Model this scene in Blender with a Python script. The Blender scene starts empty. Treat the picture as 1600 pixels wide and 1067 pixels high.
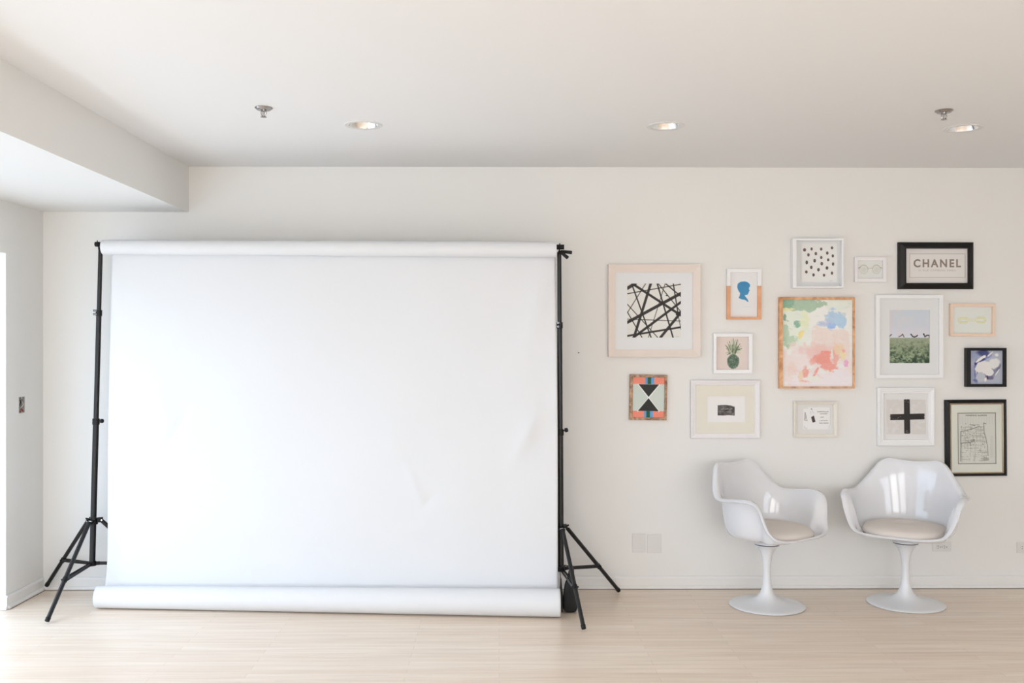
import bpy, bmesh, math, random
import numpy as np
from mathutils import Vector, Matrix
random.seed(7)
S = bpy.context.scene
COL = S.collection
PI = math.pi

# ------------------------------------------------------------------ camera
FPX = 1478.0                     # focal length in pixels of a 1600 px wide frame
YAW = math.radians(0.40)
CX, CY = 790.3, 540.0            # principal point
EYE = 1.5
YW = 5.84                        # back wall
cam_d = bpy.data.cameras.new('camera')
cam = bpy.data.objects.new('camera', cam_d); COL.objects.link(cam)
cam.location = (0, 0, EYE)
cam.rotation_euler = (math.radians(90), 0, -YAW)
cam_d.sensor_fit = 'HORIZONTAL'; cam_d.sensor_width = 36.0
cam_d.lens = FPX / 1600 * 36.0
cam_d.shift_x = (800 - CX) / 1600
cam_d.shift_y = (CY - 533.5) / 1600
cam_d.clip_start = 0.05
S.camera = cam

def pt(px, py, Y=YW):
    """world point at depth Y for a measured position in the photograph"""
    u = (px - CX) / FPX; v = (CY - py) / FPX
    dx = u * math.cos(YAW) + math.sin(YAW); dy = math.cos(YAW) - u * math.sin(YAW)
    k = Y / dy
    return Vector((dx * k, Y, EYE + v * k))

# ------------------------------------------------------------------ look
S.view_settings.view_transform = 'Standard'
S.view_settings.look = 'None'
S.view_settings.gamma = 1
S.view_settings.use_curve_mapping = False
S.view_settings.exposure = -0.13

# ------------------------------------------------------------------ room numbers
CEIL = 2.602; SOFZ = 2.322
XL = -2.806; XS = -1.912; XR = 4.9; YR = -2.6
OP_Y0, OP_Y1, OP_Z = 0.9, 5.400, 2.026     # opening in the left wall
WT = 0.26                                  # wall thickness at the openings
REARWIN = [(-2.35, -0.35), (0.15, 2.15), (2.65, 4.45)]; RW_Z0, RW_Z1 = 0.45, 2.2  # last window is added, to brighten the right side of the room

# ------------------------------------------------------------------ daylight
# strengths of: outside sky, left opening, the three rear windows (last one added), the added sun
L_WORLD = (1.38, 1.70, 2.16); L_GROUND = (0.16, 0.15, 0.13); L_LEFT = (0.43, 0.54, 0.67); L_REAR = [(0.66, 0.63, 0.60), (0.86, 0.82, 0.78), (0.38, 0.38, 0.39)]; L_SUN = (0.92, 1.01, 1.08)
W = bpy.data.worlds.new('World'); S.world = W; W.use_nodes = True
wn = W.node_tree.nodes
def split(c): m = max(c) or 1; return m, tuple(x / m for x in c)
# overcast sky above the horizon, ground darkened to light the room from above
wlk = W.node_tree.links; tcw = wn.new('ShaderNodeTexCoord'); spw = wn.new('ShaderNodeSeparateXYZ'); rpw = wn.new('ShaderNodeMapRange'); mxw = wn.new('ShaderNodeMix'); mxw.data_type = 'RGBA'
wlk.new(tcw.outputs['Generated'], spw.inputs[0]); wlk.new(spw.outputs['Z'], rpw.inputs['Value']); rpw.inputs['From Min'].default_value = -0.04; rpw.inputs['From Max'].default_value = 0.04
wlk.new(rpw.outputs['Result'], mxw.inputs[0]); mxw.inputs[6].default_value = (*[c / 4 for c in L_GROUND], 1); mxw.inputs[7].default_value = (*[c / 4 for c in L_WORLD], 1)
wlk.new(mxw.outputs[2], wn['Background'].inputs['Color']); wn['Background'].inputs['Strength'].default_value = 4.0
def area(name, loc, rot, sx, sy, col, k):
    m_, c_ = split(col)
    if m_ <= 0.0011: return
    l = bpy.data.lights.new(name, 'AREA'); l.shape = 'RECTANGLE'
    l.size = sx; l.size_y = sy; l.energy = m_ * k; l.color = c_
    o = bpy.data.objects.new(name, l); COL.objects.link(o)
    o.location = loc; o.rotation_euler = rot
# daylight coming in through the wide opening on the left
area('daylight_left', (XL - WT - 0.12, (OP_Y0 + OP_Y1) / 2, OP_Z / 2), (0, math.radians(-90), 0), OP_Z, OP_Y1 - OP_Y0, L_LEFT, 100)
# daylight through the rear windows; the last is added to brighten the right
for i, (a, b) in enumerate(REARWIN):
    area('daylight_rear', ((a + b) / 2, YR - WT - 0.12, (RW_Z0 + RW_Z1) / 2), (math.radians(90), 0, 0), b - a, RW_Z1 - RW_Z0, L_REAR[i], 100)
# added sun through rear windows; bounces off the unseen floor to lift the ceiling
m_, c_ = split(L_SUN)
if m_ > 0.0011:
    l = bpy.data.lights.new('sun', 'SUN'); l.energy = m_ * 10; l.color = c_; l.angle = math.radians(1.5)
    o = bpy.data.objects.new('sun', l); COL.objects.link(o)
    o.rotation_euler = Vector((-0.12, 1.0, -1.0)).to_track_quat('-Z', 'Y').to_euler()

# ------------------------------------------------------------------ materials
def s2l(c):
    c = np.asarray(c, dtype=float) / 255.0
    return np.where(c <= 0.04045, c / 12.92, ((c + 0.055) / 1.055) ** 2.4)

def mat(name, rgb, rough=0.5, metal=0.0, spec=0.5, var=0.03, scale=8.0, bump=0.0, bscale=60.0, coat=0.0, stretch=None):
    m = bpy.data.materials.new(name); m.use_nodes = True
    nt = m.node_tree; n = nt.nodes; l = nt.links
    b = n['Principled BSDF']
    b.inputs['Roughness'].default_value = rough
    b.inputs['Metallic'].default_value = metal
    b.inputs['Specular IOR Level'].default_value = spec
    b.inputs['Coat Weight'].default_value = coat
    tc = n.new('ShaderNodeTexCoord')
    mp = n.new('ShaderNodeMapping'); l.new(tc.outputs['Object'], mp.inputs['Vector'])
    if stretch: mp.inputs['Scale'].default_value = stretch
    nz = n.new('ShaderNodeTexNoise'); nz.inputs['Scale'].default_value = scale; nz.inputs['Detail'].default_value = 4
    l.new(mp.outputs['Vector'], nz.inputs['Vector'])
    cr = n.new('ShaderNodeMix'); cr.data_type = 'RGBA'
    lo = [max(0, c * (1 - var)) for c in rgb]; hi = [min(1, c * (1 + var)) for c in rgb]
    cr.inputs[6].default_value = (*lo, 1); cr.inputs[7].default_value = (*hi, 1)
    l.new(nz.outputs['Fac'], cr.inputs[0]); l.new(cr.outputs[2], b.inputs['Base Color'])
    if bump:
        n2 = n.new('ShaderNodeTexNoise'); n2.inputs['Scale'].default_value = bscale; n2.inputs['Detail'].default_value = 3
        l.new(tc.outputs['Object'], n2.inputs['Vector'])
        bp = n.new('ShaderNodeBump'); bp.inputs['Strength'].default_value = bump; bp.inputs['Distance'].default_value = 0.002
        l.new(n2.outputs['Fac'], bp.inputs['Height']); l.new(bp.outputs['Normal'], b.inputs['Normal'])
    m['bsdf'] = 1
    return m

M = {}
M['wall'] = mat('wall_paint', (0.86, 0.85, 0.825), 0.55, var=0.006, scale=1.5, bump=0.10, bscale=90)
M['ceil'] = mat('ceiling_paint', (0.895, 0.885, 0.87), 0.7, var=0.005, scale=1.2)
M['trim'] = mat('trim_paint', (0.86, 0.85, 0.83), 0.35, var=0.01)
M['seam'] = mat('floor_gap', (0.16, 0.10, 0.07), 0.8)
M['black'] = mat('black_metal', (0.012, 0.012, 0.012), 0.33, spec=0.38, var=0.15)
M['blackmat'] = mat('black_plastic', (0.009, 0.0085, 0.0085), 0.5, spec=0.3, var=0.15)
M['nylon'] = mat('black_nylon', (0.010, 0.0095, 0.009), 0.75, var=0.3, scale=60, bump=0.5, bscale=300)
M['steel'] = mat('dark_steel', (0.30, 0.30, 0.31), 0.28, metal=1.0, var=0.05)
M['chrome'] = mat('chrome', (0.92, 0.92, 0.92), 0.03, metal=1.0, var=0.02)
M['paper'] = mat('white_seamless_paper', (0.785, 0.79, 0.80), 0.62, spec=0.3, var=0.004)
M['core'] = mat('cardboard_core', (0.62, 0.50, 0.37), 0.8, var=0.1)
M['shell'] = mat('white_gloss_shell', (0.82, 0.825, 0.85), 0.12, var=0.008, coat=0.35)
M['base'] = mat('white_enamel_base', (0.84, 0.845, 0.86), 0.24, var=0.008)
M['cushion'] = mat('cream_upholstery', (0.80, 0.735, 0.68), 0.85, spec=0.2, var=0.03, scale=14, bump=0.25, bscale=500)
M['gap_dark'] = mat('dark_gap_and_shade', (0.10, 0.07, 0.07), 0.6)  # painted shade line below the cushion, and the dark swivel gap
M['plate'] = mat('white_plastic', (0.78, 0.765, 0.74), 0.35, var=0.01)
M['slot'] = mat('dark_slot', (0.05, 0.045, 0.04), 0.6)
M['boxgrey'] = mat('galvanised_box', (0.50, 0.50, 0.48), 0.45, metal=0.3, var=0.15)
M['wire_b'] = mat('black_wire', (0.02, 0.02, 0.02), 0.5)
M['wire_r'] = mat('red_wire', (0.45, 0.06, 0.04), 0.5)
M['wire_w'] = mat('white_wire', (0.7, 0.68, 0.62), 0.5)
M['nickel'] = mat('dark_nickel', (0.42, 0.40, 0.39), 0.12, metal=1.0, var=0.05)
M['bulb'] = mat('frosted_bulb', (0.75, 0.74, 0.70), 0.3)

def floor_material():
    m = bpy.data.materials.new('maple_strip_floor'); m.use_nodes = True
    nt = m.node_tree; n = nt.nodes; l = nt.links; b = n['Principled BSDF']
    tc = n.new('ShaderNodeTexCoord')
    br = n.new('ShaderNodeTexBrick')
    br.inputs['Scale'].default_value = 1.0
    br.inputs['Brick Width'].default_value = 1.15; br.inputs['Row Height'].default_value = 0.057
    br.inputs['Mortar Size'].default_value = 0.0011; br.inputs['Mortar Smooth'].default_value = 0.3
    br.offset = 0.37; br.offset_frequency = 2; br.squash = 1
    br.inputs['Color1'].default_value = (0.87, 0.73, 0.595, 1)
    br.inputs['Color2'].default_value = (0.93, 0.81, 0.685, 1)
    br.inputs['Mortar'].default_value = (0.74, 0.585, 0.45, 1)
    l.new(tc.outputs['Object'], br.inputs['Vector'])
    mp = n.new('ShaderNodeMapping'); mp.inputs['Scale'].default_value = (1.3, 26, 1)
    l.new(tc.outputs['Object'], mp.inputs['Vector'])
    nz = n.new('ShaderNodeTexNoise'); nz.inputs['Scale'].default_value = 1.6; nz.inputs['Detail'].default_value = 6; nz.inputs['Distortion'].default_value = 0.4
    l.new(mp.outputs['Vector'], nz.inputs['Vector'])
    rp = n.new('ShaderNodeValToRGB')
    rp.color_ramp.elements[0].position = 0.30; rp.color_ramp.elements[0].color = (0.92, 0.885, 0.85, 1)
    rp.color_ramp.elements[1].position = 0.62; rp.color_ramp.elements[1].color = (1.04, 1.03, 1.02, 1)
    l.new(nz.outputs['Fac'], rp.inputs['Fac'])
    mx = n.new('ShaderNodeMix'); mx.data_type = 'RGBA'; mx.blend_type = 'MULTIPLY'; mx.inputs[0].default_value = 1.0
    l.new(br.outputs['Color'], mx.inputs[6]); l.new(rp.outputs['Color'], mx.inputs[7])
    # small brown mineral streaks
    mp2 = n.new('ShaderNodeMapping'); mp2.inputs['Scale'].default_value = (2.4, 30, 1)
    l.new(tc.outputs['Object'], mp2.inputs['Vector'])
    n3 = n.new('ShaderNodeTexNoise'); n3.inputs['Scale'].default_value = 2.3; n3.inputs['Detail'].default_value = 2
    l.new(mp2.outputs['Vector'], n3.inputs['Vector'])
    r3 = n.new('ShaderNodeValToRGB')
    r3.color_ramp.elements[0].position = 0.70; r3.color_ramp.elements[0].color = (0, 0, 0, 1)
    r3.color_ramp.elements[1].position = 0.80; r3.color_ramp.elements[1].color = (0.45, 0.45, 0.45, 1)
    l.new(n3.outputs['Fac'], r3.inputs['Fac'])
    m3 = n.new('ShaderNodeMix'); m3.data_type = 'RGBA'; l.new(r3.outputs['Color'], m3.inputs[0])
    l.new(mx.outputs[2], m3.inputs[6]); m3.inputs[7].default_value = (0.50, 0.34, 0.23, 1)
    l.new(m3.outputs[2], b.inputs['Base Color'])
    b.inputs['Roughness'].default_value = 0.34
    b.inputs['Specular IOR Level'].default_value = 0.55
    bp = n.new('ShaderNodeBump'); bp.inputs['Strength'].default_value = 0.08; bp.inputs['Distance'].default_value = 0.002
    l.new(nz.outputs['Fac'], bp.inputs['Height']); l.new(bp.outputs['Normal'], b.inputs['Normal'])
    return m
M['floor'] = floor_material()

def wood(name, c1, c2, scale=9, stretch=(1, 1, 1), rough=0.5):
    m = mat(name, c1, rough, var=0.0)
    n = m.node_tree.nodes; l = m.node_tree.links
    nz = [x for x in n if x.type == 'TEX_NOISE'][0]; nz.inputs['Scale'].default_value = scale; nz.inputs['Detail'].default_value = 6; nz.inputs['Distortion'].default_value = 1.2
    mp = [x for x in n if x.type == 'MAPPING'][0]; mp.inputs['Scale'].default_value = stretch
    mix = [x for x in n if x.type == 'MIX'][0]
    mix.inputs[6].default_value = (*c1, 1); mix.inputs[7].default_value = (*c2, 1)
    rp = n.new('ShaderNodeValToRGB'); rp.color_ramp.elements[0].position = 0.32; rp.color_ramp.elements[1].position = 0.68
    l.new(nz.outputs['Fac'], rp.inputs['Fac']); l.new(rp.outputs['Color'], mix.inputs[0])
    return m
ILL = np.array([0.725, 0.695, 0.665])
def al(r, g, b): return tuple(float(x) for x in np.clip(s2l((r, g, b)) / ILL, 0, 0.93))
M['f_pale'] = mat('pale_pickled_wood', al(208, 193, 182), 0.5, var=0.02, scale=14)
M['f_white'] = mat('white_frame_paint', al(219, 215, 212), 0.35, var=0.01)
M['f_grey'] = mat('soft_white_frame_paint', al(211, 204, 201), 0.4, var=0.015)
M['f_cream'] = mat('cream_frame_paint', al(209, 200, 186), 0.4, var=0.02)
M['f_black'] = mat('black_lacquer', (0.009, 0.008, 0.0075), 0.38, spec=0.28, var=0.2)
M['f_oak'] = wood('honey_wood', al(166, 112, 72), al(214, 166, 122), 14, (1, 1, 1))
M['f_reclaimed'] = wood('reclaimed_wood', al(92, 62, 44), al(178, 142, 110), 26)
M['f_blonde'] = mat('blonde_wood', al(212, 184, 162), 0.5, var=0.05, scale=20)
M['f_gold'] = mat('antique_gold_lip', (0.50, 0.38, 0.25), 0.35, metal=0.5, var=0.12, scale=40)
M['f_edge'] = mat('dark_frame_side', (0.03, 0.022, 0.024), 0.35, var=0.2)
M['mat_w'] = mat('white_matboard', al(207, 204, 201), 0.8, var=0.008)
M['mat_g'] = mat('grey_white_matboard', al(203, 200, 196), 0.8, var=0.008)
M['mat_b'] = mat('beige_matboard', al(206, 198, 183), 0.8, var=0.02)
M['mat_c'] = mat('ivory_matboard', al(211, 208, 196), 0.8, var=0.012)
M['ink'] = mat('brown_ink', al(128, 112, 100), 0.5, var=0.15, scale=40)
M['inkdark'] = mat('dark_ink', al(70, 60, 56), 0.6, var=0.1)
M['inkpale'] = mat('pale_ink', al(176, 166, 156), 0.6, var=0.05)

def two_tone(name, zcut):
    m = mat(name, al(222, 217, 214), 0.4, var=0.0)
    n = m.node_tree.nodes; l = m.node_tree.links; b = n['Principled BSDF']
    nz = [x for x in n if x.type == 'TEX_NOISE'][0]; nz.inputs['Scale'].default_value = 16
    w = n.new('ShaderNodeMix'); w.data_type = 'RGBA'
    w.inputs[6].default_value = (*al(186, 122, 80), 1); w.inputs[7].default_value = (*al(216, 164, 124), 1)
    l.new(nz.outputs['Fac'], w.inputs[0])
    tc = [x for x in n if x.type == 'TEX_COORD'][0]
    sp = n.new('ShaderNodeSeparateXYZ'); l.new(tc.outputs['Object'], sp.inputs[0])
    gt = n.new('ShaderNodeMath'); gt.operation = 'GREATER_THAN'; gt.inputs[1].default_value = zcut
    l.new(sp.outputs['Z'], gt.inputs[0])
    mx = n.new('ShaderNodeMix'); mx.data_type = 'RGBA'
    l.new(gt.outputs[0], mx.inputs[0]); l.new(w.outputs[2], mx.inputs[6]); mx.inputs[7].default_value = (*al(222, 217, 214), 1)
    l.new(mx.outputs[2], b.inputs['Base Color'])
    return m

def art_material():
    m = bpy.data.materials.new('printed_artwork'); m.use_nodes = True
    n = m.node_tree.nodes; l = m.node_tree.links; b = n['Principled BSDF']
    a = n.new('ShaderNodeVertexColor'); a.layer_name = 'print'
    l.new(a.outputs['Color'], b.inputs['Base Color'])
    b.inputs['Roughness'].default_value = 0.6; b.inputs['Specular IOR Level'].default_value = 0.3
    return m
M['art'] = art_material()
def glass_material():
    m = bpy.data.materials.new('picture_glass'); m.use_nodes = True
    n = m.node_tree.nodes; l = m.node_tree.links; n.remove(n['Principled BSDF'])
    o = n['Material Output']; t = n.new('ShaderNodeBsdfTransparent'); g = n.new('ShaderNodeBsdfGlossy'); g.inputs['Roughness'].default_value = 0.02
    f = n.new('ShaderNodeFresnel'); f.inputs['IOR'].default_value = 1.45
    mx = n.new('ShaderNodeMixShader'); l.new(f.outputs[0], mx.inputs[0]); l.new(t.outputs[0], mx.inputs[1]); l.new(g.outputs[0], mx.inputs[2]); l.new(mx.outputs[0], o.inputs['Surface'])
    return m
M['glass'] = glass_material()

# ------------------------------------------------------------------ mesh helpers
def link(name, me, parent=None, loc=None):
    o = bpy.data.objects.new(name, me); COL.objects.link(o)
    if parent: o.parent = parent
    if loc: o.location = loc
    return o
def finish(name, bm, m, parent=None, smooth=False, bevel=0, loc=None, angle=40):
    bmesh.ops.recalc_face_normals(bm, faces=bm.faces)
    me = bpy.data.meshes.new(name); bm.to_mesh(me); bm.free()
    for mm in (m if isinstance(m, (list, tuple)) else [m]): me.materials.append(mm)
    o = link(name, me, parent, loc)
    if smooth:
        me.polygons.foreach_set('use_smooth', [True] * len(me.polygons))
        me.set_sharp_from_angle(angle=math.radians(angle))
    if bevel:
        b = o.modifiers.new('bevel', 'BEVEL'); b.width = bevel; b.segments = 2; b.limit_method = 'ANGLE'
    return o
def box(bm, x0, x1, y0, y1, z0, z1, mi=0):
    v = [bm.verts.new(p) for p in ((x0, y0, z0), (x1, y0, z0), (x1, y1, z0), (x0, y1, z0), (x0, y0, z1), (x1, y0, z1), (x1, y1, z1), (x0, y1, z1))]
    for f in ((0, 1, 2, 3), (4, 5, 6, 7), (0, 1, 5, 4), (1, 2, 6, 5), (2, 3, 7, 6), (3, 0, 4, 7)):
        fc = bm.faces.new([v[i] for i in f]); fc.material_index = mi
def frame_axes(d):
    d = d.normalized(); a = Vector((0, 0, 1)) if abs(d.z) < 0.9 else Vector((1, 0, 0))
    u = d.cross(a).normalized(); return u, d.cross(u).normalized()
def tube(bm, p, q, r0, r1=None, n=16, cap=True, square=False, mi=0):
    p = Vector(p); q = Vector(q); r1 = r0 if r1 is None else r1
    u, w = frame_axes(q - p); rings = []
    for c, r in ((p, r0), (q, r1)):
        rg = []
        for i in range(n):
            t = 2 * PI * i / n
            rg.append(bm.verts.new(c + u * (r * math.cos(t)) + w * (r * math.sin(t))))
        rings.append(rg)
    for i in range(n):
        f = bm.faces.new((rings[0][i], rings[0][(i + 1) % n], rings[1][(i + 1) % n], rings[1][i])); f.material_index = mi
    if cap:
        bm.faces.new(rings[0][::-1]).material_index = mi; bm.faces.new(rings[1]).material_index = mi
def bar(bm, p, q, w, h, up=(0, 0, 1)):
    """rectangular section bar from p to q"""
    p = Vector(p); q = Vector(q); d = (q - p).normalized(); s = d.cross(Vector(up)).normalized(); t = s.cross(d)
    vs = []
    for c in (p, q):
        for a, b in ((-1, -1), (1, -1), (1, 1), (-1, 1)): vs.append(bm.verts.new(c + s * a * w / 2 + t * b * h / 2))
    for f in ((0, 1, 2, 3), (7, 6, 5, 4), (0, 1, 5, 4), (1, 2, 6, 5), (2, 3, 7, 6), (3, 0, 4, 7)): bm.faces.new([vs[i] for i in f])
def lathe(bm, prof, c=(0, 0, 0), n=48, mi=0):
    rings = []
    for r, z in prof:
        if r < 1e-6: rings.append([bm.verts.new((c[0], c[1], c[2] + z))])
        else: rings.append([bm.verts.new((c[0] + r * math.cos(2 * PI * i / n), c[1] + r * math.sin(2 * PI * i / n), c[2] + z)) for i in range(n)])
    for a, b in zip(rings, rings[1:]):
        for i in range(n):
            j = (i + 1) % n
            if len(a) == 1 and len(b) == 1: continue
            if len(a) == 1: f = bm.faces.new((a[0], b[i], b[j]))
            elif len(b) == 1: f = bm.faces.new((a[i], a[j], b[0]))
            else: f = bm.faces.new((a[i], a[j], b[j], b[i]))
            f.material_index = mi
def path_tube(bm, pts, r, n=10):
    pts = [Vector(p) for p in pts]; rings = []
    for i, p in enumerate(pts):
        d = (pts[min(i + 1, len(pts) - 1)] - pts[max(i - 1, 0)]); u, w = frame_axes(d)
        rings.append([bm.verts.new(p + u * r * math.cos(2 * PI * k / n) + w * r * math.sin(2 * PI * k / n)) for k in range(n)])
    for a, b in zip(rings, rings[1:]):
        for k in range(n): bm.faces.new((a[k], a[(k + 1) % n], b[(k + 1) % n], b[k]))
    bm.faces.new(rings[0]); bm.faces.new(rings[-1])
def NB(): return bmesh.new()
def thing(name, label, cat, loc=(0, 0, 0), rotz=0, group=None):
    o = bpy.data.objects.new(name, None); COL.objects.link(o); o.empty_display_size = 0.1
    o.location = loc; o.rotation_euler = (0, 0, rotz); o['label'] = label; o['category'] = cat
    if group: o['group'] = group
    return o
def tag(o, label, cat, group=None):
    o['label'] = label; o['category'] = cat
    if group: o['group'] = group
    return o
def struct(name, bm, m, bevel=0, smooth=False):
    o = finish(name, bm, m, bevel=bevel, smooth=smooth); o['kind'] = 'structure'; return o

# ------------------------------------------------------------------ setting
def wall_cells(bm, us, vs, holes, to3, thick):
    """slab made of cells in (u, v), leaving out the holes; closed on every side"""
    def solid(i, j):
        if i < 0 or j < 0 or i >= len(us) - 1 or j >= len(vs) - 1: return False
        uc = (us[i] + us[i + 1]) / 2; vc = (vs[j] + vs[j + 1]) / 2
        return not any(a < uc < b and c < vc < d for a, b, c, d in holes)
    cache = {}
    def V(u, v, t):
        k = (round(u, 5), round(v, 5), t)
        if k not in cache: cache[k] = bm.verts.new(to3(u, v, t * thick))
        return cache[k]
    for i in range(len(us) - 1):
        for j in range(len(vs) - 1):
            if not solid(i, j): continue
            a, b, c, d = us[i], us[i + 1], vs[j], vs[j + 1]
            bm.faces.new((V(a, c, 0), V(b, c, 0), V(b, d, 0), V(a, d, 0)))
            bm.faces.new((V(a, c, 1), V(a, d, 1), V(b, d, 1), V(b, c, 1)))
            if not solid(i - 1, j): bm.faces.new((V(a, c, 0), V(a, d, 0), V(a, d, 1), V(a, c, 1)))
            if not solid(i + 1, j): bm.faces.new((V(b, c, 0), V(b, c, 1), V(b, d, 1), V(b, d, 0)))
            if not solid(i, j - 1): bm.faces.new((V(a, c, 0), V(a, c, 1), V(b, c, 1), V(b, c, 0)))
            if not solid(i, j + 1): bm.faces.new((V(a, d, 0), V(b, d, 0), V(b, d, 1), V(a, d, 1)))

# floor
bm = NB(); box(bm, XL - WT - 0.6, XR + 0.2, YR - WT - 0.3, YW + 0.2, -0.12, 0.0); struct('floor', bm, M['floor'])
# left wall: the wide opening and the little switch-box hole
jb_y0, jb_y1, jb_z0, jb_z1 = 5.545, 5.61, 1.105, 1.20
bm = NB()
wall_cells(bm, [YR - WT, OP_Y0, OP_Y1, jb_y0, jb_y1, YW + 0.2], [0, jb_z0, jb_z1, OP_Z, CEIL + 0.15],
           [(OP_Y0, OP_Y1, 0, OP_Z), (jb_y0, jb_y1, jb_z0, jb_z1)], lambda u, v, t: (XL - t, u, v), WT)
struct('wall_left', bm, M['wall'])
bm = NB(); box(bm, XL - WT, XR + 0.2, YW, YW + 0.2, 0, CEIL + 0.15); struct('wall_back', bm, M['wall'])
bm = NB(); box(bm, XR, XR + 0.2, YR - WT, YW + 0.2, 0, CEIL + 0.15); struct('wall_right', bm, M['wall'])
bm = NB()
wall_cells(bm, [XL - WT] + [q for w_ in REARWIN for q in w_] + [XR + 0.2], [0, RW_Z0, RW_Z1, CEIL + 0.15],
           [(a, b, RW_Z0, RW_Z1) for a, b in REARWIN], lambda u, v, t: (u, YR - t, v), WT)
struct('wall_rear', bm, M['wall'])
# windows of the rear wall (last one added for its light), door of the left opening (frames with muntins)
for i, (a, b) in enumerate(REARWIN):
    bm = NB(); y0, y1 = YR - 0.16, YR - 0.10; w = 0.05
    box(bm, a, b, y0, y1, RW_Z0, RW_Z0 + w); box(bm, a, b, y0, y1, RW_Z1 - w, RW_Z1)
    box(bm, a, a + w, y0, y1, RW_Z0, RW_Z1); box(bm, b - w, b, y0, y1, RW_Z0, RW_Z1)
    for k in (1, 2): x = a + (b - a) * k / 3; box(bm, x - 0.02, x + 0.02, y0, y1, RW_Z0, RW_Z1)
    z = (RW_Z0 + RW_Z1) / 2; box(bm, a, b, y0, y1, z - 0.02, z + 0.02)
    struct('window_%d' % (i + 1), bm, M['trim'])
bm = NB(); x0, x1 = XL - 0.24, XL - 0.18; w = 0.06
box(bm, x0, x1, OP_Y0, OP_Y1, OP_Z - w, OP_Z); box(bm, x0, x1, OP_Y0, OP_Y1, 0, 0.05)
n_ = 4
for k in range(n_ + 1):
    y = OP_Y0 + (OP_Y1 - OP_Y0) * k / n_; y = min(max(y, OP_Y0 + w / 2), OP_Y1 - w / 2)
    box(bm, x0, x1, y - w / 2, y + w / 2, 0, OP_Z)
struct('door_1', bm, M['trim'])

# ceiling with round holes for the downlights, and the lowered part along the left wall
DL = [pt(568, 195.5, 1), pt(1039.5, 197, 1), pt(1505, 200.5, 1)]
DLP = []
for v in DL:
    k = (CEIL - EYE) / (v.z - EYE); DLP.append((v.x * k, k))
HOLE = 0.078
bm = NB(); nseg = 48
ys = [YR - WT, 4.55, 4.95, YW + 0.05]
xs = [XS]
for x, y in DLP: xs += [x - 0.16, x + 0.16]
xs.append(XR + 0.05)
def quad(bm, x0, x1, y0, y1, z):
    bm.faces.new([bm.verts.new(p) for p in ((x0, y0, z), (x1, y0, z), (x1, y1, z), (x0, y1, z))])
for j in range(3):
    for i in range(len(xs) - 1):
        if j == 1 and i % 2 == 1:
            cx, cy = DLP[i // 2]; x0, x1, y0, y1 = xs[i], xs[i + 1], ys[j], ys[j + 1]
            inn = []; out = []; hole = []
            for k in range(nseg):
                t = 2 * PI * k / nseg; c, s = math.cos(t), math.sin(t)
                kx = ((x1 if c > 0 else x0) - cx) / c if abs(c) > 1e-9 else 1e9
                ky = ((y1 if s > 0 else y0) - cy) / s if abs(s) > 1e-9 else 1e9
                q = min(kx, ky)
                inn.append(bm.verts.new((cx + HOLE * c, cy + HOLE * s, CEIL))); out.append(bm.verts.new((cx + q * c, cy + q * s, CEIL)))
                hole.append(bm.verts.new((cx + HOLE * c, cy + HOLE * s, CEIL + 0.02)))
            corners = {}
            for px_, py_ in ((x0, y0), (x1, y0), (x1, y1), (x0, y1)): corners[(px_, py_)] = bm.verts.new((px_, py_, CEIL))
            for k in range(nseg):
                k2 = (k + 1) % nseg; a, b = out[k], out[k2]
                bm.faces.new((inn[k], inn[k2], hole[k2], hole[k]))
                if abs(a.co.x - b.co.x) > 1e-6 and abs(a.co.y - b.co.y) > 1e-6:
                    best = min(corners.values(), key=lambda v: (v.co - a.co).length + (v.co - b.co).length)
                    bm.faces.new((inn[k], a, best, b, inn[k2]))
                else: bm.faces.new((inn[k], a, b, inn[k2]))
        else: quad(bm, xs[i], xs[i + 1], ys[j], ys[j + 1], CEIL)
ce = struct('ceiling', bm, M['ceil'])
for p in ce.data.polygons:
    pass
bm = NB(); box(bm, XS - 0.02, XR + 0.2, YR - WT, YW + 0.2, CEIL + 0.16, CEIL + 0.22); struct('ceiling.001', bm, M['ceil'])
bm = NB(); box(bm, XL - 0.02, XS, YR - WT, YW + 0.02, SOFZ, CEIL + 0.15); struct('trim_1', bm, M['wall'])

# baseboards: board, quarter round, dark gap at the floor
def board(bm, p0, p1, nrm, h=0.078, th=0.013):
    """profile swept from p0 to p1, nrm points into the room"""
    p0 = Vector(p0); p1 = Vector(p1); nn = Vector(nrm)
    prof = [(0, 0.002), (0.024, 0.002), (0.0235, 0.010), (0.019, 0.018), (th, 0.0225), (th, h - 0.014), (th * 0.8, h - 0.006), (th * 0.45, h), (0, h)]
    rings = [[bm.verts.new(p + nn * a + Vector((0, 0, z))) for a, z in prof] for p in (p0, p1)]
    for i in range(len(prof) - 1): bm.faces.new((rings[0][i], rings[0][i + 1], rings[1][i + 1], rings[1][i]))
    bm.faces.new(rings[0]); bm.faces.new(rings[1][::-1])
bm = NB(); board(bm, (XL, YW, 0), (XR, YW, 0), (0, -1, 0)); struct('baseboard_back', bm, M['trim'])
bm = NB(); board(bm, (XL, OP_Y1, 0), (XL, YW, 0), (1, 0, 0)); board(bm, (XL - WT + 0.08, OP_Y1, 0), (XL + 0.013, OP_Y1, 0), (0, -1, 0))
board(bm, (XL, YR, 0), (XL, OP_Y0, 0), (1, 0, 0)); struct('baseboard_left', bm, M['trim'])
bm = NB(); board(bm, (XR, YR, 0), (XR, YW, 0), (-1, 0, 0)); struct('baseboard_right', bm, M['trim'])
bm = NB(); box(bm, XL + 0.01, XR, YW - 0.0262, YW - 0.001, 0.0005, 0.003); box(bm, XL, XL + 0.0262, OP_Y1, YW, 0.0005, 0.003); struct('trim_2', bm, M['seam'])

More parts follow.
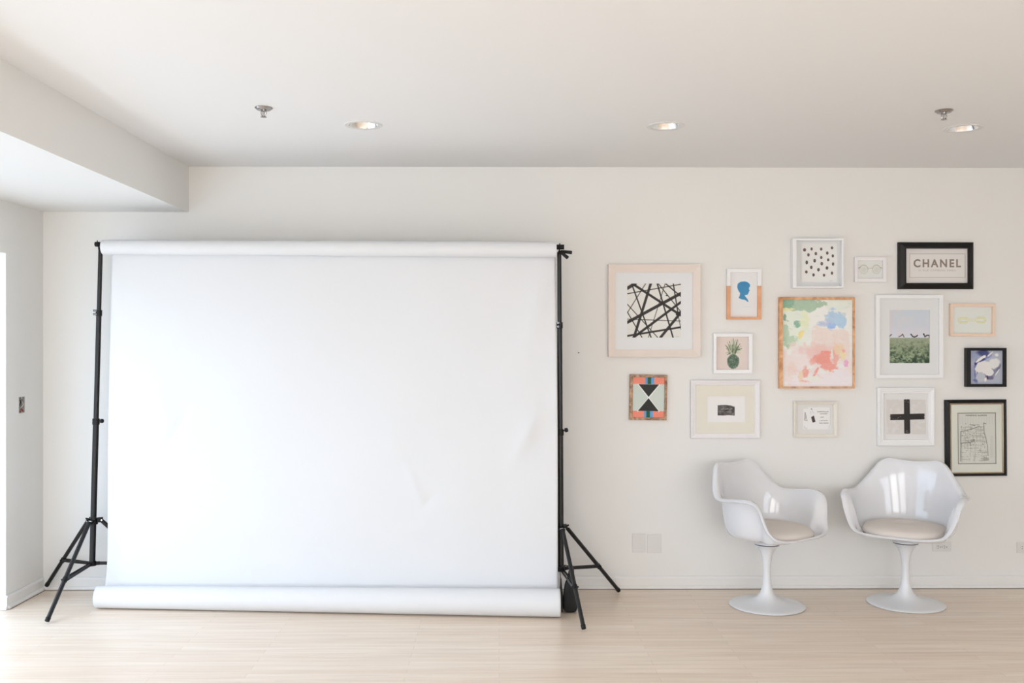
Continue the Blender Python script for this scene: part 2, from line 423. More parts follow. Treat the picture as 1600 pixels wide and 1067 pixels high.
# ------------------------------------------------------------------ ceiling fittings
def downlight(x, y, label):
    t = thing('recessed_downlight', label, 'ceiling light', (x, y, CEIL), group='recessed ceiling downlights')
    bm = NB(); lathe(bm, [(HOLE - 0.004, 0.004), (HOLE - 0.004, -0.003), (HOLE + 0.006, -0.005), (HOLE + 0.016, -0.003), (HOLE + 0.018, 0.0)], n=64)
    finish('trim_ring', bm, M['plate'], t, smooth=True)
    bm = NB(); prof = [(HOLE - 0.003, -0.002)]
    for i in range(1, 13): a = i / 12; prof.append((HOLE - 0.003 - 0.046 * (0.8 * a + 0.2 * a * a), 0.085 * a))
    prof += [(0.026, 0.090), (0.0, 0.090)]
    lathe(bm, prof, n=64); finish('reflector', bm, M['chrome'], t, smooth=True)
    bm = NB(); lathe(bm, [(0.0, 0.064), (0.012, 0.066), (0.020, 0.073), (0.022, 0.082), (0.016, 0.0895)], n=32); finish('bulb', bm, M['bulb'], t, smooth=True)
downlight(*DLP[0], 'recessed chrome ceiling downlight above the paper backdrop, leftmost of the three')
downlight(*DLP[1], 'recessed chrome ceiling downlight in the middle, right of the backdrop stand')
downlight(*DLP[2], 'recessed chrome ceiling downlight beside the right sprinkler head')
def sprinkler(px, py, label):
    v = pt(px, py, 1); k = (CEIL - EYE) / (v.z - EYE)
    t = thing('fire_sprinkler', label, 'sprinkler', (v.x * k, k, CEIL), group='ceiling sprinkler heads')
    bm = NB(); lathe(bm, [(0.040, 0.0), (0.041, -0.003), (0.036, -0.007), (0.030, -0.012), (0.026, -0.013), (0.0, -0.009)], n=40); finish('escutcheon', bm, M['nickel'], t, smooth=True)
    bm = NB(); lathe(bm, [(0.011, -0.008), (0.011, -0.018), (0.006, -0.020), (0.005, -0.030), (0.0035, -0.040), (0.0, -0.042)], n=24); finish('stem', bm, M['nickel'], t, smooth=True)
    bm = NB()
    for s in (-1, 1): path_tube(bm, [(s * 0.010, 0, -0.017), (s * 0.013, 0, -0.026), (s * 0.009, 0, -0.036), (0, 0, -0.042)], 0.002, 8)
    finish('yoke', bm, M['nickel'], t, smooth=True)
    bm = NB(); lathe(bm, [(0.0, -0.042), (0.013, -0.042), (0.015, -0.0445), (0.0, -0.0445)], n=32); finish('deflector', bm, M['nickel'], t, smooth=True)
sprinkler(412, 168, 'chrome fire sprinkler head on the ceiling left of the downlights, above the backdrop')
sprinkler(1475, 172.5, 'chrome fire sprinkler head on the ceiling above the gallery wall, by the rightmost downlight')

# ------------------------------------------------------------------ backdrop
RL = Vector((-2.328, 5.575, 2.078)); RR = Vector((0.326, 5.415, 2.050)); RRAD = 0.043
def lerp(a, b, t): return a + (b - a) * t
bd = thing('paper_backdrop', 'wide white seamless paper backdrop hanging from a roll to a curled end on the floor', 'backdrop', (-1.0, 5.45, 0))
o0 = Vector((-1.0, 5.45, 0))
# roll of paper on the crossbar
bm = NB(); n = 40; nx = 24
rows = []
for i in range(nx + 1):
    c = RL.lerp(RR, i / nx) - o0; r = RRAD + lerp(0, 0.004, i / nx); ring = []
    for k in range(n + 1):
        t = 2 * PI * k / n; rr = r - 0.0008 * k / n
        ring.append(bm.verts.new(c + Vector((0, rr * math.cos(t), rr * math.sin(t)))))
    rows.append(ring)
for a, b in zip(rows, rows[1:]):
    for k in range(n): bm.faces.new((a[k], a[k + 1], b[k + 1], b[k]))
for ring, cc in ((rows[0], RL), (rows[-1], RR)):       # coiled end faces around the core
    c = cc - o0; inner = [bm.verts.new(c + (v.co - c) * 0.80) for v in ring]
    for k in range(n): bm.faces.new((ring[k], ring[k + 1], inner[k + 1], inner[k]))
finish('paper_roll', bm, M['paper'], bd, smooth=True)
bm = NB()
for cc, s in ((RL, 1), (RR, -1)):
    c = cc - o0; d = (RR - RL).normalized()
    a = [bm.verts.new(c + Vector((0, 0.035 * math.cos(2 * PI * k / 32), 0.035 * math.sin(2 * PI * k / 32)))) for k in range(32)]
    b = [bm.verts.new(c + Vector((0, 0.0335 * math.cos(2 * PI * k / 32), 0.0335 * math.sin(2 * PI * k / 32)))) for k in range(32)]
    e = [bm.verts.new(v.co + d * s * 0.2) for v in b]
    for k in range(32):
        j = (k + 1) % 32; bm.faces.new((a[k], a[j], b[j], b[k])); bm.faces.new((b[k], b[j], e[j], e[k]))
finish('roll_core', bm, M['core'], bd, smooth=True)
# the sheet
NXs, rng = 220, np.random.default_rng(3)
dents = [  # x, z, sx, sz, rot, depth
    (-1.98, 1.08, 0.10, 0.20, 0.35, 0.016), (-1.90, 0.98, 0.03, 0.16, -0.5, -0.008), (0.16, 1.02, 0.05, 0.17, -0.45, 0.018), (0.24, 1.20, 0.05, 0.12, -0.4, -0.010),
    (-0.50, 0.72, 0.025, 0.12, 0.4, 0.006), (-0.42, 0.60, 0.02, 0.07, -0.7, -0.006), (-0.62, 0.95, 0.06, 0.10, 0.2, 0.005), (-0.47, 0.45, 0.05, 0.02, 0.3, 0.004),
    (0.22, 1.75, 0.07, 0.28, -0.25, 0.014), (-1.3, 1.5, 0.45, 0.3, 0, 0.010), (-2.24, 0.55, 0.06, 0.25, 0.1, -0.012), (-1.5, 0.4, 0.4, 0.2, 0.1, 0.008), (0.0, 0.65, 0.12, 0.25, -0.3, -0.007)]
def dent(x, z):
    s = 0
    for a, b, sx, sz, r, d in dents:
        dx, dz = x - a, z - b; u = dx * math.cos(r) + dz * math.sin(r); w = -dx * math.sin(r) + dz * math.cos(r)
        e = (u / sx) ** 2 + (w / sz) ** 2
        if e < 12: s += d * math.exp(-e)
    return s
verts = []; ncol = 0
for i in range(NXs + 1):
    t = i / NXs
    top = RL.lerp(RR, t); x = lerp(-2.292, 0.324, t); xb_ = lerp(-2.296, 0.334, t)
    ymid = lerp(5.56, 5.385, t); yr = lerp(5.425, 5.225, t); R = lerp(0.063, 0.078, t)
    colv = []
    zt = top.z
    yb = top.y + RRAD - 0.002
    for k in range(9): a = PI / 2 * (1 - k / 9) ; colv.append((x, top.y + (RRAD + 0.0015) * math.cos(a), top.z + (RRAD + 0.0015) * math.sin(a)))
    nz = 130; zb = 0.36
    for k in range(nz + 1):
        q = k / nz; z = lerp(zt, zb, q); y = lerp(yb, ymid, min(1, q * 1.25) ** 0.9 if q > 0 else 0)
        fade = min(1, q * 8)
        y -= dent(x, z) * fade
        y += 0.0025 * math.sin(x * 3.1 + z * 1.7) * fade + 0.0018 * math.sin(x * 7.3 - z * 4.1 + 1.3) * fade
        colv.append((lerp(x, xb_, min(1, q * 1.6)), y, z))
    yl = colv[-1][1]; fc = yl - yr - 0.03                 # sweep onto the floor
    for k in range(1, 31):
        a = PI / 2 * k / 30; colv.append((xb_, yl - fc * (1 - math.cos(a)), zb + 0.003 - zb * math.sin(a)))
    cyc = R + 0.003
    turns = 1.35; ns = 64
    xe = xb_ + (t - 0.5) * 0.004
    for k in range(1, ns + 1):
        a = turns * 2 * PI * k / ns; rr = R * (1 - 0.12 * k / ns)
        colv.append((xe, yr - rr * math.sin(a), cyc - rr * math.cos(a)))
    verts += [(p[0] - o0.x, p[1] - o0.y, p[2]) for p in colv]; ncol = len(colv)
faces = []
for i in range(NXs):
    for k in range(ncol - 1):
        a = i * ncol + k; faces.append((a, a + 1, a + 1 + ncol, a + ncol))
me = bpy.data.meshes.new('paper_sheet'); me.from_pydata(verts, [], faces); me.materials.append(M['paper'])
me.polygons.foreach_set('use_smooth', [True] * len(me.polygons))
so = link('paper_sheet', me, bd)
sm = so.modifiers.new('thickness', 'SOLIDIFY'); sm.thickness = 0.0008; sm.offset = 0

# crossbar through the roll
cb = thing('crossbar', 'black telescoping crossbar carrying the white paper roll between the two stands', 'pole', (-1.0, 5.5, 2.09))
BL = Vector((-2.370, 5.578, 2.096)); BRr = Vector((0.368, 5.410, 2.064)); c0 = Vector((-1.0, 5.5, 2.09))
bm = NB(); tube(bm, BL - c0, BRr - c0, 0.0125, n=24); finish('bar_tube', bm, M['blackmat'], cb, smooth=True)
bm = NB(); d = (BRr - BL).normalized()
tube(bm, BL - c0 - d * 0.004, BL - c0 + d * 0.022, 0.0145, n=24); finish('end_cap', bm, M['blackmat'], cb, smooth=True, bevel=0.001)
bm = NB(); tube(bm, BRr - c0 - d * 0.04, BRr - c0 + d * 0.004, 0.0145, n=24); finish('end_cap', bm, M['blackmat'], cb, smooth=True, bevel=0.001)

# ------------------------------------------------------------------ stands
def stand(label, base, top, zh, z1, z2, zlow, feet, kn, wing=None):
    base = Vector(base); top = Vector(top)
    t = thing('backdrop_stand', label, 'light stand', base, group='backdrop stands')
    def P(z): return (base.lerp(top, z / top.z) if False else Vector((lerp(base.x, top.x, (z - zh) / (top.z - zh)) if z > zh else base.x + (z - zh) * (top.x - base.x) / (top.z - zh), lerp(base.y, top.y, max(0, z - zh) / (top.z - zh)), z))) - Vector((base.x, base.y, 0))
    for nm, za, zb, r in (('lower_pole', zlow - 0.01, z1, 0.0170), ('middle_pole', z1 - 0.03, z2, 0.0148), ('upper_pole', z2 - 0.03, top.z - 0.034, 0.0125)):
        bm = NB(); tube(bm, P(za), P(zb), r, n=24); finish(nm, bm, M['black'], t, smooth=True)
    for z, r, s in ((z1, 0.0205, kn[0]), (z2, 0.018, kn[1])):
        bm = NB(); tube(bm, P(z - 0.030), P(z + 0.006), r, n=24)
        c = finish('collar', bm, M['blackmat'], t, smooth=True, bevel=0.002)
        bm = NB(); p = P(z - 0.008)
        if s[0] == 'knob':
            dv = Vector(s[1]).normalized()
            tube(bm, p + dv * r * 0.8, p + dv * (r + 0.018), 0.004, n=12); tube(bm, p + dv * (r + 0.012), p + dv * (r + 0.026), 0.013, 0.012, n=10)
            finish('locking_knob', bm, M['blackmat'], c, smooth=True, bevel=0.0015)
        else:
            dv = Vector(s[1]).normalized()
            for dz in (0.009, -0.012):
                tube(bm, p + Vector((0, -0.012, dz)) + dv * r * 0.4, p + Vector((0, -0.012, dz)) + dv * (r + 0.010), 0.0065, n=12)
            finish('clamp_bolt', bm, M['steel'], c, smooth=True, bevel=0.001)
    # leg hub and lower spreader collar
    bm = NB(); h = P(zh); tube(bm, h + Vector((0, 0, -0.024)), h + Vector((0, 0, 0.012)), 0.025, n=24)
    for f in feet:
        dv = (Vector(f) - base); dv.z = 0; dv.normalize(); s = dv.cross(Vector((0, 0, 1)))
        for q in (-1, 1): bar(bm, h + dv * 0.015 + s * 0.0125 * q, h + dv * 0.052 + s * 0.0125 * q, 0.003, 0.026)
    hub = finish('leg_hub', bm, M['blackmat'], t, smooth=True, bevel=0.001)
    for f in feet:
        dv = (Vector(f) - base); dv.z = 0; dv.normalize(); s = dv.cross(Vector((0, 0, 1)))
        bm = NB(); tube(bm, h + dv * 0.044 - s * 0.017, h + dv * 0.044 + s * 0.017, 0.0045, n=10)
        finish('hub_bolt', bm, M['chrome'], hub, smooth=True)
    bm = NB(); dn = Vector((0, 0.012, 0)); tube(bm, h + Vector((0.010, -0.022, 0.0)), h + Vector((0.022, -0.044, 0.016)), 0.0045, n=10); tube(bm, h + Vector((0.022, -0.044, 0.008)), h + Vector((0.022, -0.044, 0.026)), 0.010, n=10)
    finish('locking_knob', bm, M['blackmat'], hub, smooth=True, bevel=0.001)
    lo = P(zlow)
    bm = NB(); tube(bm, lo + Vector((0, 0, -0.012)), lo + Vector((0, 0, 0.014)), 0.0225, n=24)
    for f in feet:
        dv = (Vector(f) - base); dv.z = 0; dv.normalize(); s = dv.cross(Vector((0, 0, 1)))
        for q in (-1, 1): bar(bm, lo + dv * 0.015 + s * 0.009 * q, lo + dv * 0.042 + s * 0.009 * q, 0.003, 0.018)
        tube(bm, lo + dv * 0.034 - s * 0.013, lo + dv * 0.034 + s * 0.013, 0.004, n=10)
    finish('spreader_collar', bm, M['blackmat'], t, smooth=True, bevel=0.001)
    for f in feet:
        fv = Vector(f) - Vector((base.x, base.y, 0)); dv = Vector((fv.x, fv.y, 0)).normalized(); s = dv.cross(Vector((0, 0, 1)))
        a = h + dv * 0.044 + Vector((0, 0, -0.004)); ax = (fv - a).normalized()
        f_end = fv + Vector((0, 0, 0.012))
        bm = NB(); tube(bm, a, f_end - ax * 0.012, 0.0118, n=12)
        lg = finish('leg', bm, M['black'], t, smooth=True)
        bm = NB(); tube(bm, f_end - ax * 0.022, f_end, 0.0138, 0.0125, n=14); finish('rubber_foot', bm, M['blackmat'], lg, smooth=True, bevel=0.002)
        j = a.lerp(f_end, 0.60)
        bm = NB(); tube(bm, j - ax * 0.012, j + ax * 0.012, 0.0145, n=14); tube(bm, j - s * 0.020, j + s * 0.020, 0.0045, n=10); finish('leg_clip', bm, M['steel'] if False else M['blackmat'], lg, smooth=True)
        bm = NB(); st = lo + dv * 0.034
        for q in (-1, 1): bar(bm, st + s * 0.0075 * q, j + s * 0.0125 * q, 0.0028, 0.016)
        finish('brace', bm, M['black'], t)
    # hook holding the crossbar
    tp = P(top.z - 0.034)
    k_ = (top.x - BL.x) / (BRr.x - BL.x); hc = BL.lerp(BRr, k_) - Vector((base.x, base.y, 0))
    pts = [hc + Vector((0, 0.0195 * math.cos(a_), 0.0195 * math.sin(a_))) for a_ in np.linspace(PI * 0.98, PI * 2.02, 15)]
    pts = [pts[0] + Vector((0, -0.006, 0.018))] + pts + [pts[-1] + Vector((0, 0.004, 0.010))]
    bm = NB(); path_tube(bm, pts, 0.0032, 8); tube(bm, tp + Vector((0, 0, -0.004)), hc + Vector((0, 0, -0.0225)), 0.011, 0.006, n=16)
    finish('crossbar_hook', bm, M['blackmat'], t, smooth=True)
    if wing:
        for (q0, q1) in wing:
            bm = NB(); v0 = Vector(q0) - Vector((base.x, base.y, 0)); v1 = Vector(q1) - Vector((base.x, base.y, 0))
            tube(bm, v0, v1, 0.0085, 0.0105, n=14); finish('wing_handle', bm, M['blackmat'], t, smooth=True, bevel=0.003)
    return t
stand('black tripod stand at the left end of the paper backdrop, by the room corner',
      (-2.395, 5.60, 0), (-2.352, 5.60, 2.092), 0.470, 1.064, 1.705, 0.214,
      [(-2.442, 5.125, 0), (-2.765, 5.798, 0.022), (-1.955, 5.775, 0)], (('knob', (1, -0.25, 0)), ('bolt', (-1, -0.1, 0))))
stand('black tripod stand at the right end of the paper backdrop, with a sandbag',
      (0.354, 5.44, 0), (0.345, 5.435, 2.070), 0.455, 1.014, 1.629, 0.215,
      [(0.445, 4.97, 0), (0.727, 5.735, 0), (-0.05, 5.66, 0)], (('knob', (1, -0.5, 0.3)), ('bolt', (-0.5, -1, 0))),
      wing=[((0.352, 5.42, 2.040), (0.415, 5.40, 2.032)), ((0.352, 5.41, 2.036), (0.392, 5.395, 2.000))])

# sandbag slung at the foot of the right stand
sb = thing('sandbag', 'small black nylon sandbag slumped on the floor behind the right stand leg', 'sandbag', (0.40, 5.34, 0))
def pouch(cx, cy, w, dpt, zt, lx, ly):
    bm = NB(); rows = []
    prof = [(0.0, 0.30, 0.62), (0.02, 0.90, 0.92), (0.07, 1.0, 1.0), (0.25, 1.0, 0.98), (0.5, 0.86, 0.86), (0.64, 0.70, 0.72), (0.74, 0.44, 0.50), (0.88, 0.36, 0.42), (0.97, 0.28, 0.36), (1.0, 0.15, 0.25)]
    for q, a, b in prof:
        z = q * zt; ring = []
        for k in range(24):
            t = 2 * PI * k / 24; c, s = math.cos(t), math.sin(t)
            e = 0.62; px_ = math.copysign(abs(c) ** e, c) * w * a; py_ = math.copysign(abs(s) ** e, s) * dpt * b
            wr = 1 + 0.05 * math.sin(5 * t + q * 9)
            ring.append(bm.verts.new((cx + px_ * wr + lx * max(0, q - .45) * 1.8, cy + py_ * wr + ly * max(0, q - .45) * 1.8, z + 0.001)))
        rows.append(ring)
    for a, b in zip(rows, rows[1:]):
        for k in range(24): bm.faces.new((a[k], a[(k + 1) % 24], b[(k + 1) % 24], b[k]))
    bm.faces.new(rows[0]); bm.faces.new(rows[-1])
    o = finish('pouch', bm, M['nylon'], sb, smooth=True, angle=80)
    s = o.modifiers.new('subdivision', 'SUBSURF'); s.levels = 1; s.render_levels = 1
pouch(0.000, 0.002, 0.042, 0.052, 0.25, 0.013, 0.036)
pouch(-0.0495, 0.015, 0.0115, 0.050, 0.185, -0.001, 0.0)
bm = NB(); pp = [(-0.0505, 0.016, 0.165), (-0.057, 0.028, 0.240), (-0.025, 0.034, 0.252), (0.012, 0.038, 0.243)]
for a, b in zip(pp, pp[1:]): bar(bm, a, b, 0.018, 0.003, up=(0, 0, 1) if abs(a[2] - b[2]) < 0.02 else (1, 0, 0))
finish('strap', bm, M['nylon'], sb)

# ------------------------------------------------------------------ chairs
def cat(p0, p1, p2, p3, t):
    return 0.5 * ((2 * p1) + (-p0 + p2) * t + (2 * p0 - 5 * p1 + 4 * p2 - p3) * t * t + (-p0 + 3 * p1 - 3 * p2 + p3) * t ** 3)
def spline(P, n, closed=False):
    P = [Vector(p) for p in P]; out = []
    m = len(P) if closed else len(P) - 1
    for i in range(m):
        if closed: a, b, c, d = P[(i - 1) % len(P)], P[i], P[(i + 1) % len(P)], P[(i + 2) % len(P)]
        else: a, b, c, d = P[max(i - 1, 0)], P[i], P[i + 1], P[min(i + 2, len(P) - 1)]
        for k in range(n): out.append(cat(a, b, c, d, k / n))
    if not closed: out.append(P[-1])
    return out
RIM = [(0, -.268, .410), (.10, -.267, .411), (.180, -.254, .415), (.238, -.228, .430), (.268, -.198, .475), (.286, -.180, .535), (.295, -.166, .590),
       (.303, -.144, .620), (.308, -.095, .634), (.309, -.020, .629), (.304, .050, .622), (.287, .106, .624), (.258, .150, .658), (.216, .190, .722), (.182, .216, .772), (.143, .238, .795), (.080, .251, .789), (0, .256, .784)]
def shell_mesh():
    right = RIM; left = [(-x, y, z) for x, y, z in RIM[1:-1]][::-1]
    loop = spline(right + left, 6, closed=True)
    n = len(loop); NR = 26; bm = NB()
    zc = 0.382
    ctr = bm.verts.new((0, 0, zc)); rows = []
    cols = []
    for p in loop:
        ang = math.atan2(p.x, -p.y)                       # 0 = front
        fr = max(0, math.cos(ang))                        # frontness
        rise = p.z - 0.410
        bk_ = max(0, -math.cos(ang)) if abs(ang) > 1.2 else 0; sd_ = 1 - abs(math.cos(ang)); a_, b_ = 0.272 - 0.040 * bk_ - 0.006 * sd_, 0.256 - 0.034 * bk_
        dx, dy = p.x, p.y; L = math.hypot(dx, dy); ux, uy = dx / L, dy / L
        rp = 1 / math.sqrt((ux / a_) ** 2 + (uy / b_) ** 2)   # pan radius in that direction
        w = min(1, rise / 0.16) if rise > 0 else 0         # 0: the edge is just the pan lip
        P0 = Vector((0, 0, zc)); P1 = Vector((ux * rp * .5, uy * rp * .5, zc + 0.001))
        lowP2 = Vector((ux * L * .80, uy * L * .80, zc + 0.010)); hiP2 = Vector((ux * rp * .86, uy * rp * .86, zc + 0.016))
        P2 = lowP2.lerp(hiP2, w)
        lowP3 = Vector((ux * L * .92, uy * L * .92, zc + 0.022))
        hiP3 = Vector((ux * rp * 1.02, uy * rp * 1.02, zc + 0.016 + rise * 0.22))
        P3 = lowP3.lerp(hiP3, w)
        q = Vector((p.x, p.y, p.z))
        inn = Vector((ux * min(L, rp * 1.04 + max(0, L - rp) * .36), uy * min(L, rp * 1.04 + max(0, L - rp) * .36), 0.410 + rise * 0.72))
        lowP4 = q.lerp(lowP3, 0.4); P4 = lowP4.lerp(inn, w)
        lipw = 0.003 + 0.013 * w * (0.35 + 0.65 * max(0, 1 - max(0, p.z - 0.66) / 0.10))
        q1 = q + Vector((ux * lipw, uy * lipw, -0.002)); q2 = q + Vector((ux * (lipw + 0.002 + 0.004 * w), uy * (lipw + 0.002 + 0.004 * w), -0.003 - 0.007 * w))
        cols.append(spline([P0, P1, P2, P3, P4, q], 6) + [q.lerp(q1, 0.5), q1, q2])
    m = len(cols[0])
    # even smoothing of each ring so the wall flows round
    grid = [[cols[i][j].copy() for i in range(n)] for j in range(1, m)]
    for _ in range(10):
        for j in range(len(grid) - 4):
            r = grid[j]; grid[j] = [(r[i - 1] + r[i] * 2 + r[(i + 1) % n]) / 4 for i in range(n)]
    prev = None
    for j, r in enumerate(grid):
        ring = [bm.verts.new(v) for v in r]
        if prev is None:
            for i in range(n): bm.faces.new((ctr, ring[i], ring[(i + 1) % n]))
        else:
            for i in range(n): bm.faces.new((prev[i], ring[i], ring[(i + 1) % n], prev[(i + 1) % n]))
        prev = ring
    return bm
def tulip_chair(loc, rz, label, first=None):
    t = thing('pedestal_armchair', label, 'chair', loc, rz, 'white pedestal armchairs')
    if first:
        def dup(o, par):
            c = o.copy(); COL.objects.link(c); c.parent = par
            for g in o.children: dup(g, c)
        for ch in list(first.children): dup(ch, t)
        return t
    o = finish('seat_shell', shell_mesh(), M['shell'], t, smooth=True, angle=180, loc=(0, 0, 0.010))
    s = o.modifiers.new('thickness', 'SOLIDIFY'); s.thickness = 0.011; s.offset = 1
    b = o.modifiers.new('round', 'BEVEL'); b.width = 0.004; b.segments = 3; b.limit_method = 'ANGLE'; b.angle_limit = math.radians(55)
    # cushion: rounded disc with a flatter front, dark ring below painting the shade gap
    bm = NB(); rows = []; N = 64
    prof = [(0.0, 0.384), (0.80, 0.384), (0.95, 0.389), (0.995, 0.398), (1.0, 0.408), (0.985, 0.419), (0.94, 0.430), (0.86, 0.438), (0.70, 0.445), (0.45, 0.450), (0.2, 0.452), (0.0, 0.4525)]
    for r, z in prof:
        if r == 0: rows.append([bm.verts.new((0, -.02, z))]); continue
        ring = []
        for k in range(N):
            tt = 2 * PI * k / N; c, s_ = math.cos(tt), math.sin(tt); e = 0.86
            ex = 0.231 * math.copysign(abs(c) ** e, c); ey = (0.230 if s_ < 0 else 0.186) * math.copysign(abs(s_) ** e, s_)
            ring.append(bm.verts.new((ex * r, -.022 + ey * r, z + 0.017 + 0.02 * (ey * r))))
        rows.append(ring)
    for a, b_ in zip(rows, rows[1:]):
        for k in range(N):
            j = (k + 1) % N
            if len(a) == 1: bm.faces.new((a[0], b_[k], b_[j]))
            elif len(b_) == 1: bm.faces.new((a[k], a[j], b_[0]))
            else: bm.faces.new((a[k], a[j], b_[j], b_[k]))
    cu = finish('seat_cushion', bm, M['cushion'], t, smooth=True, angle=80, loc=(0, 0, 0.010))
    bm = NB(); pts = []
    for k in range(N):
        tt = 2 * PI * k / N; c, s_ = math.cos(tt), math.sin(tt); e = 0.86
        ex = 0.226 * math.copysign(abs(c) ** e, c); ey = (0.2265 if s_ < 0 else 0.180) * math.copysign(abs(s_) ** e, s_)
        pts.append((ex, -.022 + ey, 0.4105 + 0.02 * ey))
    pts.append(pts[0]); path_tube(bm, pts, 0.0045, 8); finish('cushion_shade_ring', bm, M['gap_dark'], cu, smooth=True)
    # pedestal
    bm = NB()
    lathe(bm, [(0.0, 0.0), (0.204, 0.0), (0.2135, 0.003), (0.2145, 0.0065), (0.211, 0.0095), (0.190, 0.0135), (0.150, 0.020), (0.112, 0.0275), (0.080, 0.038), (0.058, 0.051), (0.042, 0.070), (0.0315, 0.095), (0.0255, 0.125), (0.0225, 0.160),
               (0.0212, 0.200), (0.0222, 0.235), (0.0255, 0.265), (0.031, 0.292), (0.040, 0.316), (0.052, 0.334), (0.062, 0.3445), (0.068, 0.348), (0.068, 0.352), (0.0, 0.352)], n=72)
    finish('pedestal_base', bm, M['base'], t, smooth=True, angle=50)
    bm = NB(); lathe(bm, [(0.0, 0.352), (0.056, 0.352), (0.056, 0.3585), (0.0, 0.3585)], n=48); finish('swivel_gap', bm, M['gap_dark'], t, smooth=True)
    bm = NB(); lathe(bm, [(0.0, 0.3585), (0.070, 0.3585), (0.0715, 0.361), (0.070, 0.366), (0.060, 0.374), (0.0, 0.380)], n=48); finish('swivel_plate', bm, M['shell'], t, smooth=True)
    return t
ch1 = tulip_chair((1.545, 5.447, 0), math.radians(38), 'glossy white pedestal armchair turned towards the right chair, cream cushion, seen side-on')
ch2 = tulip_chair((2.362, 5.482, 0), math.radians(-33), 'glossy white pedestal armchair on the right, facing forward, below the plus-sign picture', first=ch1)

# ------------------------------------------------------------------ wall plates and box
def plate(px0, py0, px1, py1, label, outlet=False, cat_='wall plate', name='blank_wall_plate', group=None):
    a = pt(px0, py0, YW - 0.005); b = pt(px1, py1, YW - 0.005)
    c = (a + b) / 2; w = (b.x - a.x) / 2; h = (a.z - b.z) / 2
    t = thing(name, label, cat_, (c.x, YW, c.z), group=group)
    bm = NB(); box(bm, -w, w, -0.005, 0, -h, h); finish('cover_plate', bm, M['plate'], t, bevel=0.002)
    if outlet:
        for sx in (-1, 1):
            bm = NB(); box(bm, sx * w * .34 - 0.017, sx * w * .34 + 0.017, -0.007, -0.004, -0.0145, 0.0145); rc = finish('receptacle', bm, M['plate'], t, bevel=0.003)
            bm = NB()
            for z in (-0.006, 0.006): box(bm, sx * w * .34 - 0.010, sx * w * .34 - 0.002, -0.0075, -0.0069, z - 0.0016, z + 0.0016)
            tube(bm, (sx * w * .34 + 0.008, -0.0076, 0), (sx * w * .34 + 0.008, -0.0069, 0), 0.003, n=10)
            finish('slots', bm, M['slot'], rc)
        bm = NB(); tube(bm, (0, -0.0065, 0), (0, -0.005, 0), 0.003, n=12); finish('screw', bm, M['steel'], t)
    else:
        for z in (-h * .72, h * .72):
            bm = NB(); tube(bm, (0, -0.0062, z), (0, -0.005, z), 0.0032, n=12); finish('screw', bm, M['plate'], t)
    return t
plate(988, 833.5, 1009, 863, 'blank white wall plate low on the wall, nearer the tripod stand', group='blank plates below the abstract pictures')
plate(1011.5, 834.5, 1034, 864, 'blank white wall plate low on the wall, nearer the chairs', group='blank plates below the abstract pictures')
plate(1457.5, 847, 1486.5, 862, 'horizontal white double power outlet behind the stem of the right chair', True, 'outlet', 'power_outlet')
plate(1589, 847, 1618, 864, 'white wall outlet at the right edge of the wall, cut by the picture edge', True, 'outlet', 'power_outlet')
jb = thing('junction_box', 'open switch box with loose wires in the left wall', 'electrical box', (XL, (jb_y0 + jb_y1) / 2, (jb_z0 + jb_z1) / 2))
hy, hz = (jb_y1 - jb_y0) / 2, (jb_z1 - jb_z0) / 2
bm = NB(); d = 0.045; e = 0.0015
box(bm, -d, 0.002, -hy, -hy + 0.002, -hz, hz); box(bm, -d, 0.002, hy - 0.002, hy, -hz, hz); box(bm, -d, 0.002, -hy, hy, -hz, -hz + 0.002); box(bm, -d, 0.002, -hy, hy, hz - 0.002, hz); box(bm, -d - 0.002, -d, -hy, hy, -hz, hz)
box(bm, -0.002, 0.001, -0.006, 0.006, hz - 0.012, hz); box(bm, -0.002, 0.001, -0.006, 0.006, -hz, -hz + 0.012)
finish('box_body', bm, M['boxgrey'], jb)
for nm, mm, ps in (('black_wire', M['wire_b'], [(-0.04, -0.02, 0.02), (-0.02, -0.024, 0.030), (0.004, -0.018, 0.024), (-0.004, -0.010, 0.005), (-0.01, -0.015, -0.01)]),
                   ('red_wire', M['wire_r'], [(-0.04, 0.0, -0.03), (-0.015, -0.012, -0.036), (0.004, 0.0, -0.038), (0.0, 0.015, -0.034), (-0.02, 0.02, -0.02)]),
                   ('white_wire', M['wire_w'], [(-0.04, 0.01, 0.03), (-0.01, 0.016, 0.02), (0.004, 0.010, 0.0), (-0.005, 0.0, -0.016), (-0.02, 0.012, -0.03)])):
    bm = NB(); path_tube(bm, spline(ps, 5), 0.0026, 8); finish(nm, bm, mm, jb, smooth=True)
# nail in the bare wall
v = pt(904, 551); bm = NB(); tube(bm, (v.x, YW + 0.004, v.z), (v.x, YW - 0.010, v.z), 0.0018, n=8); tube(bm, (v.x, YW - 0.010, v.z), (v.x, YW - 0.0115, v.z), 0.004, n=10)
tag(finish('nail', bm, M['blackmat']), 'small dark nail in the bare wall left of the largest framed picture', 'nail')

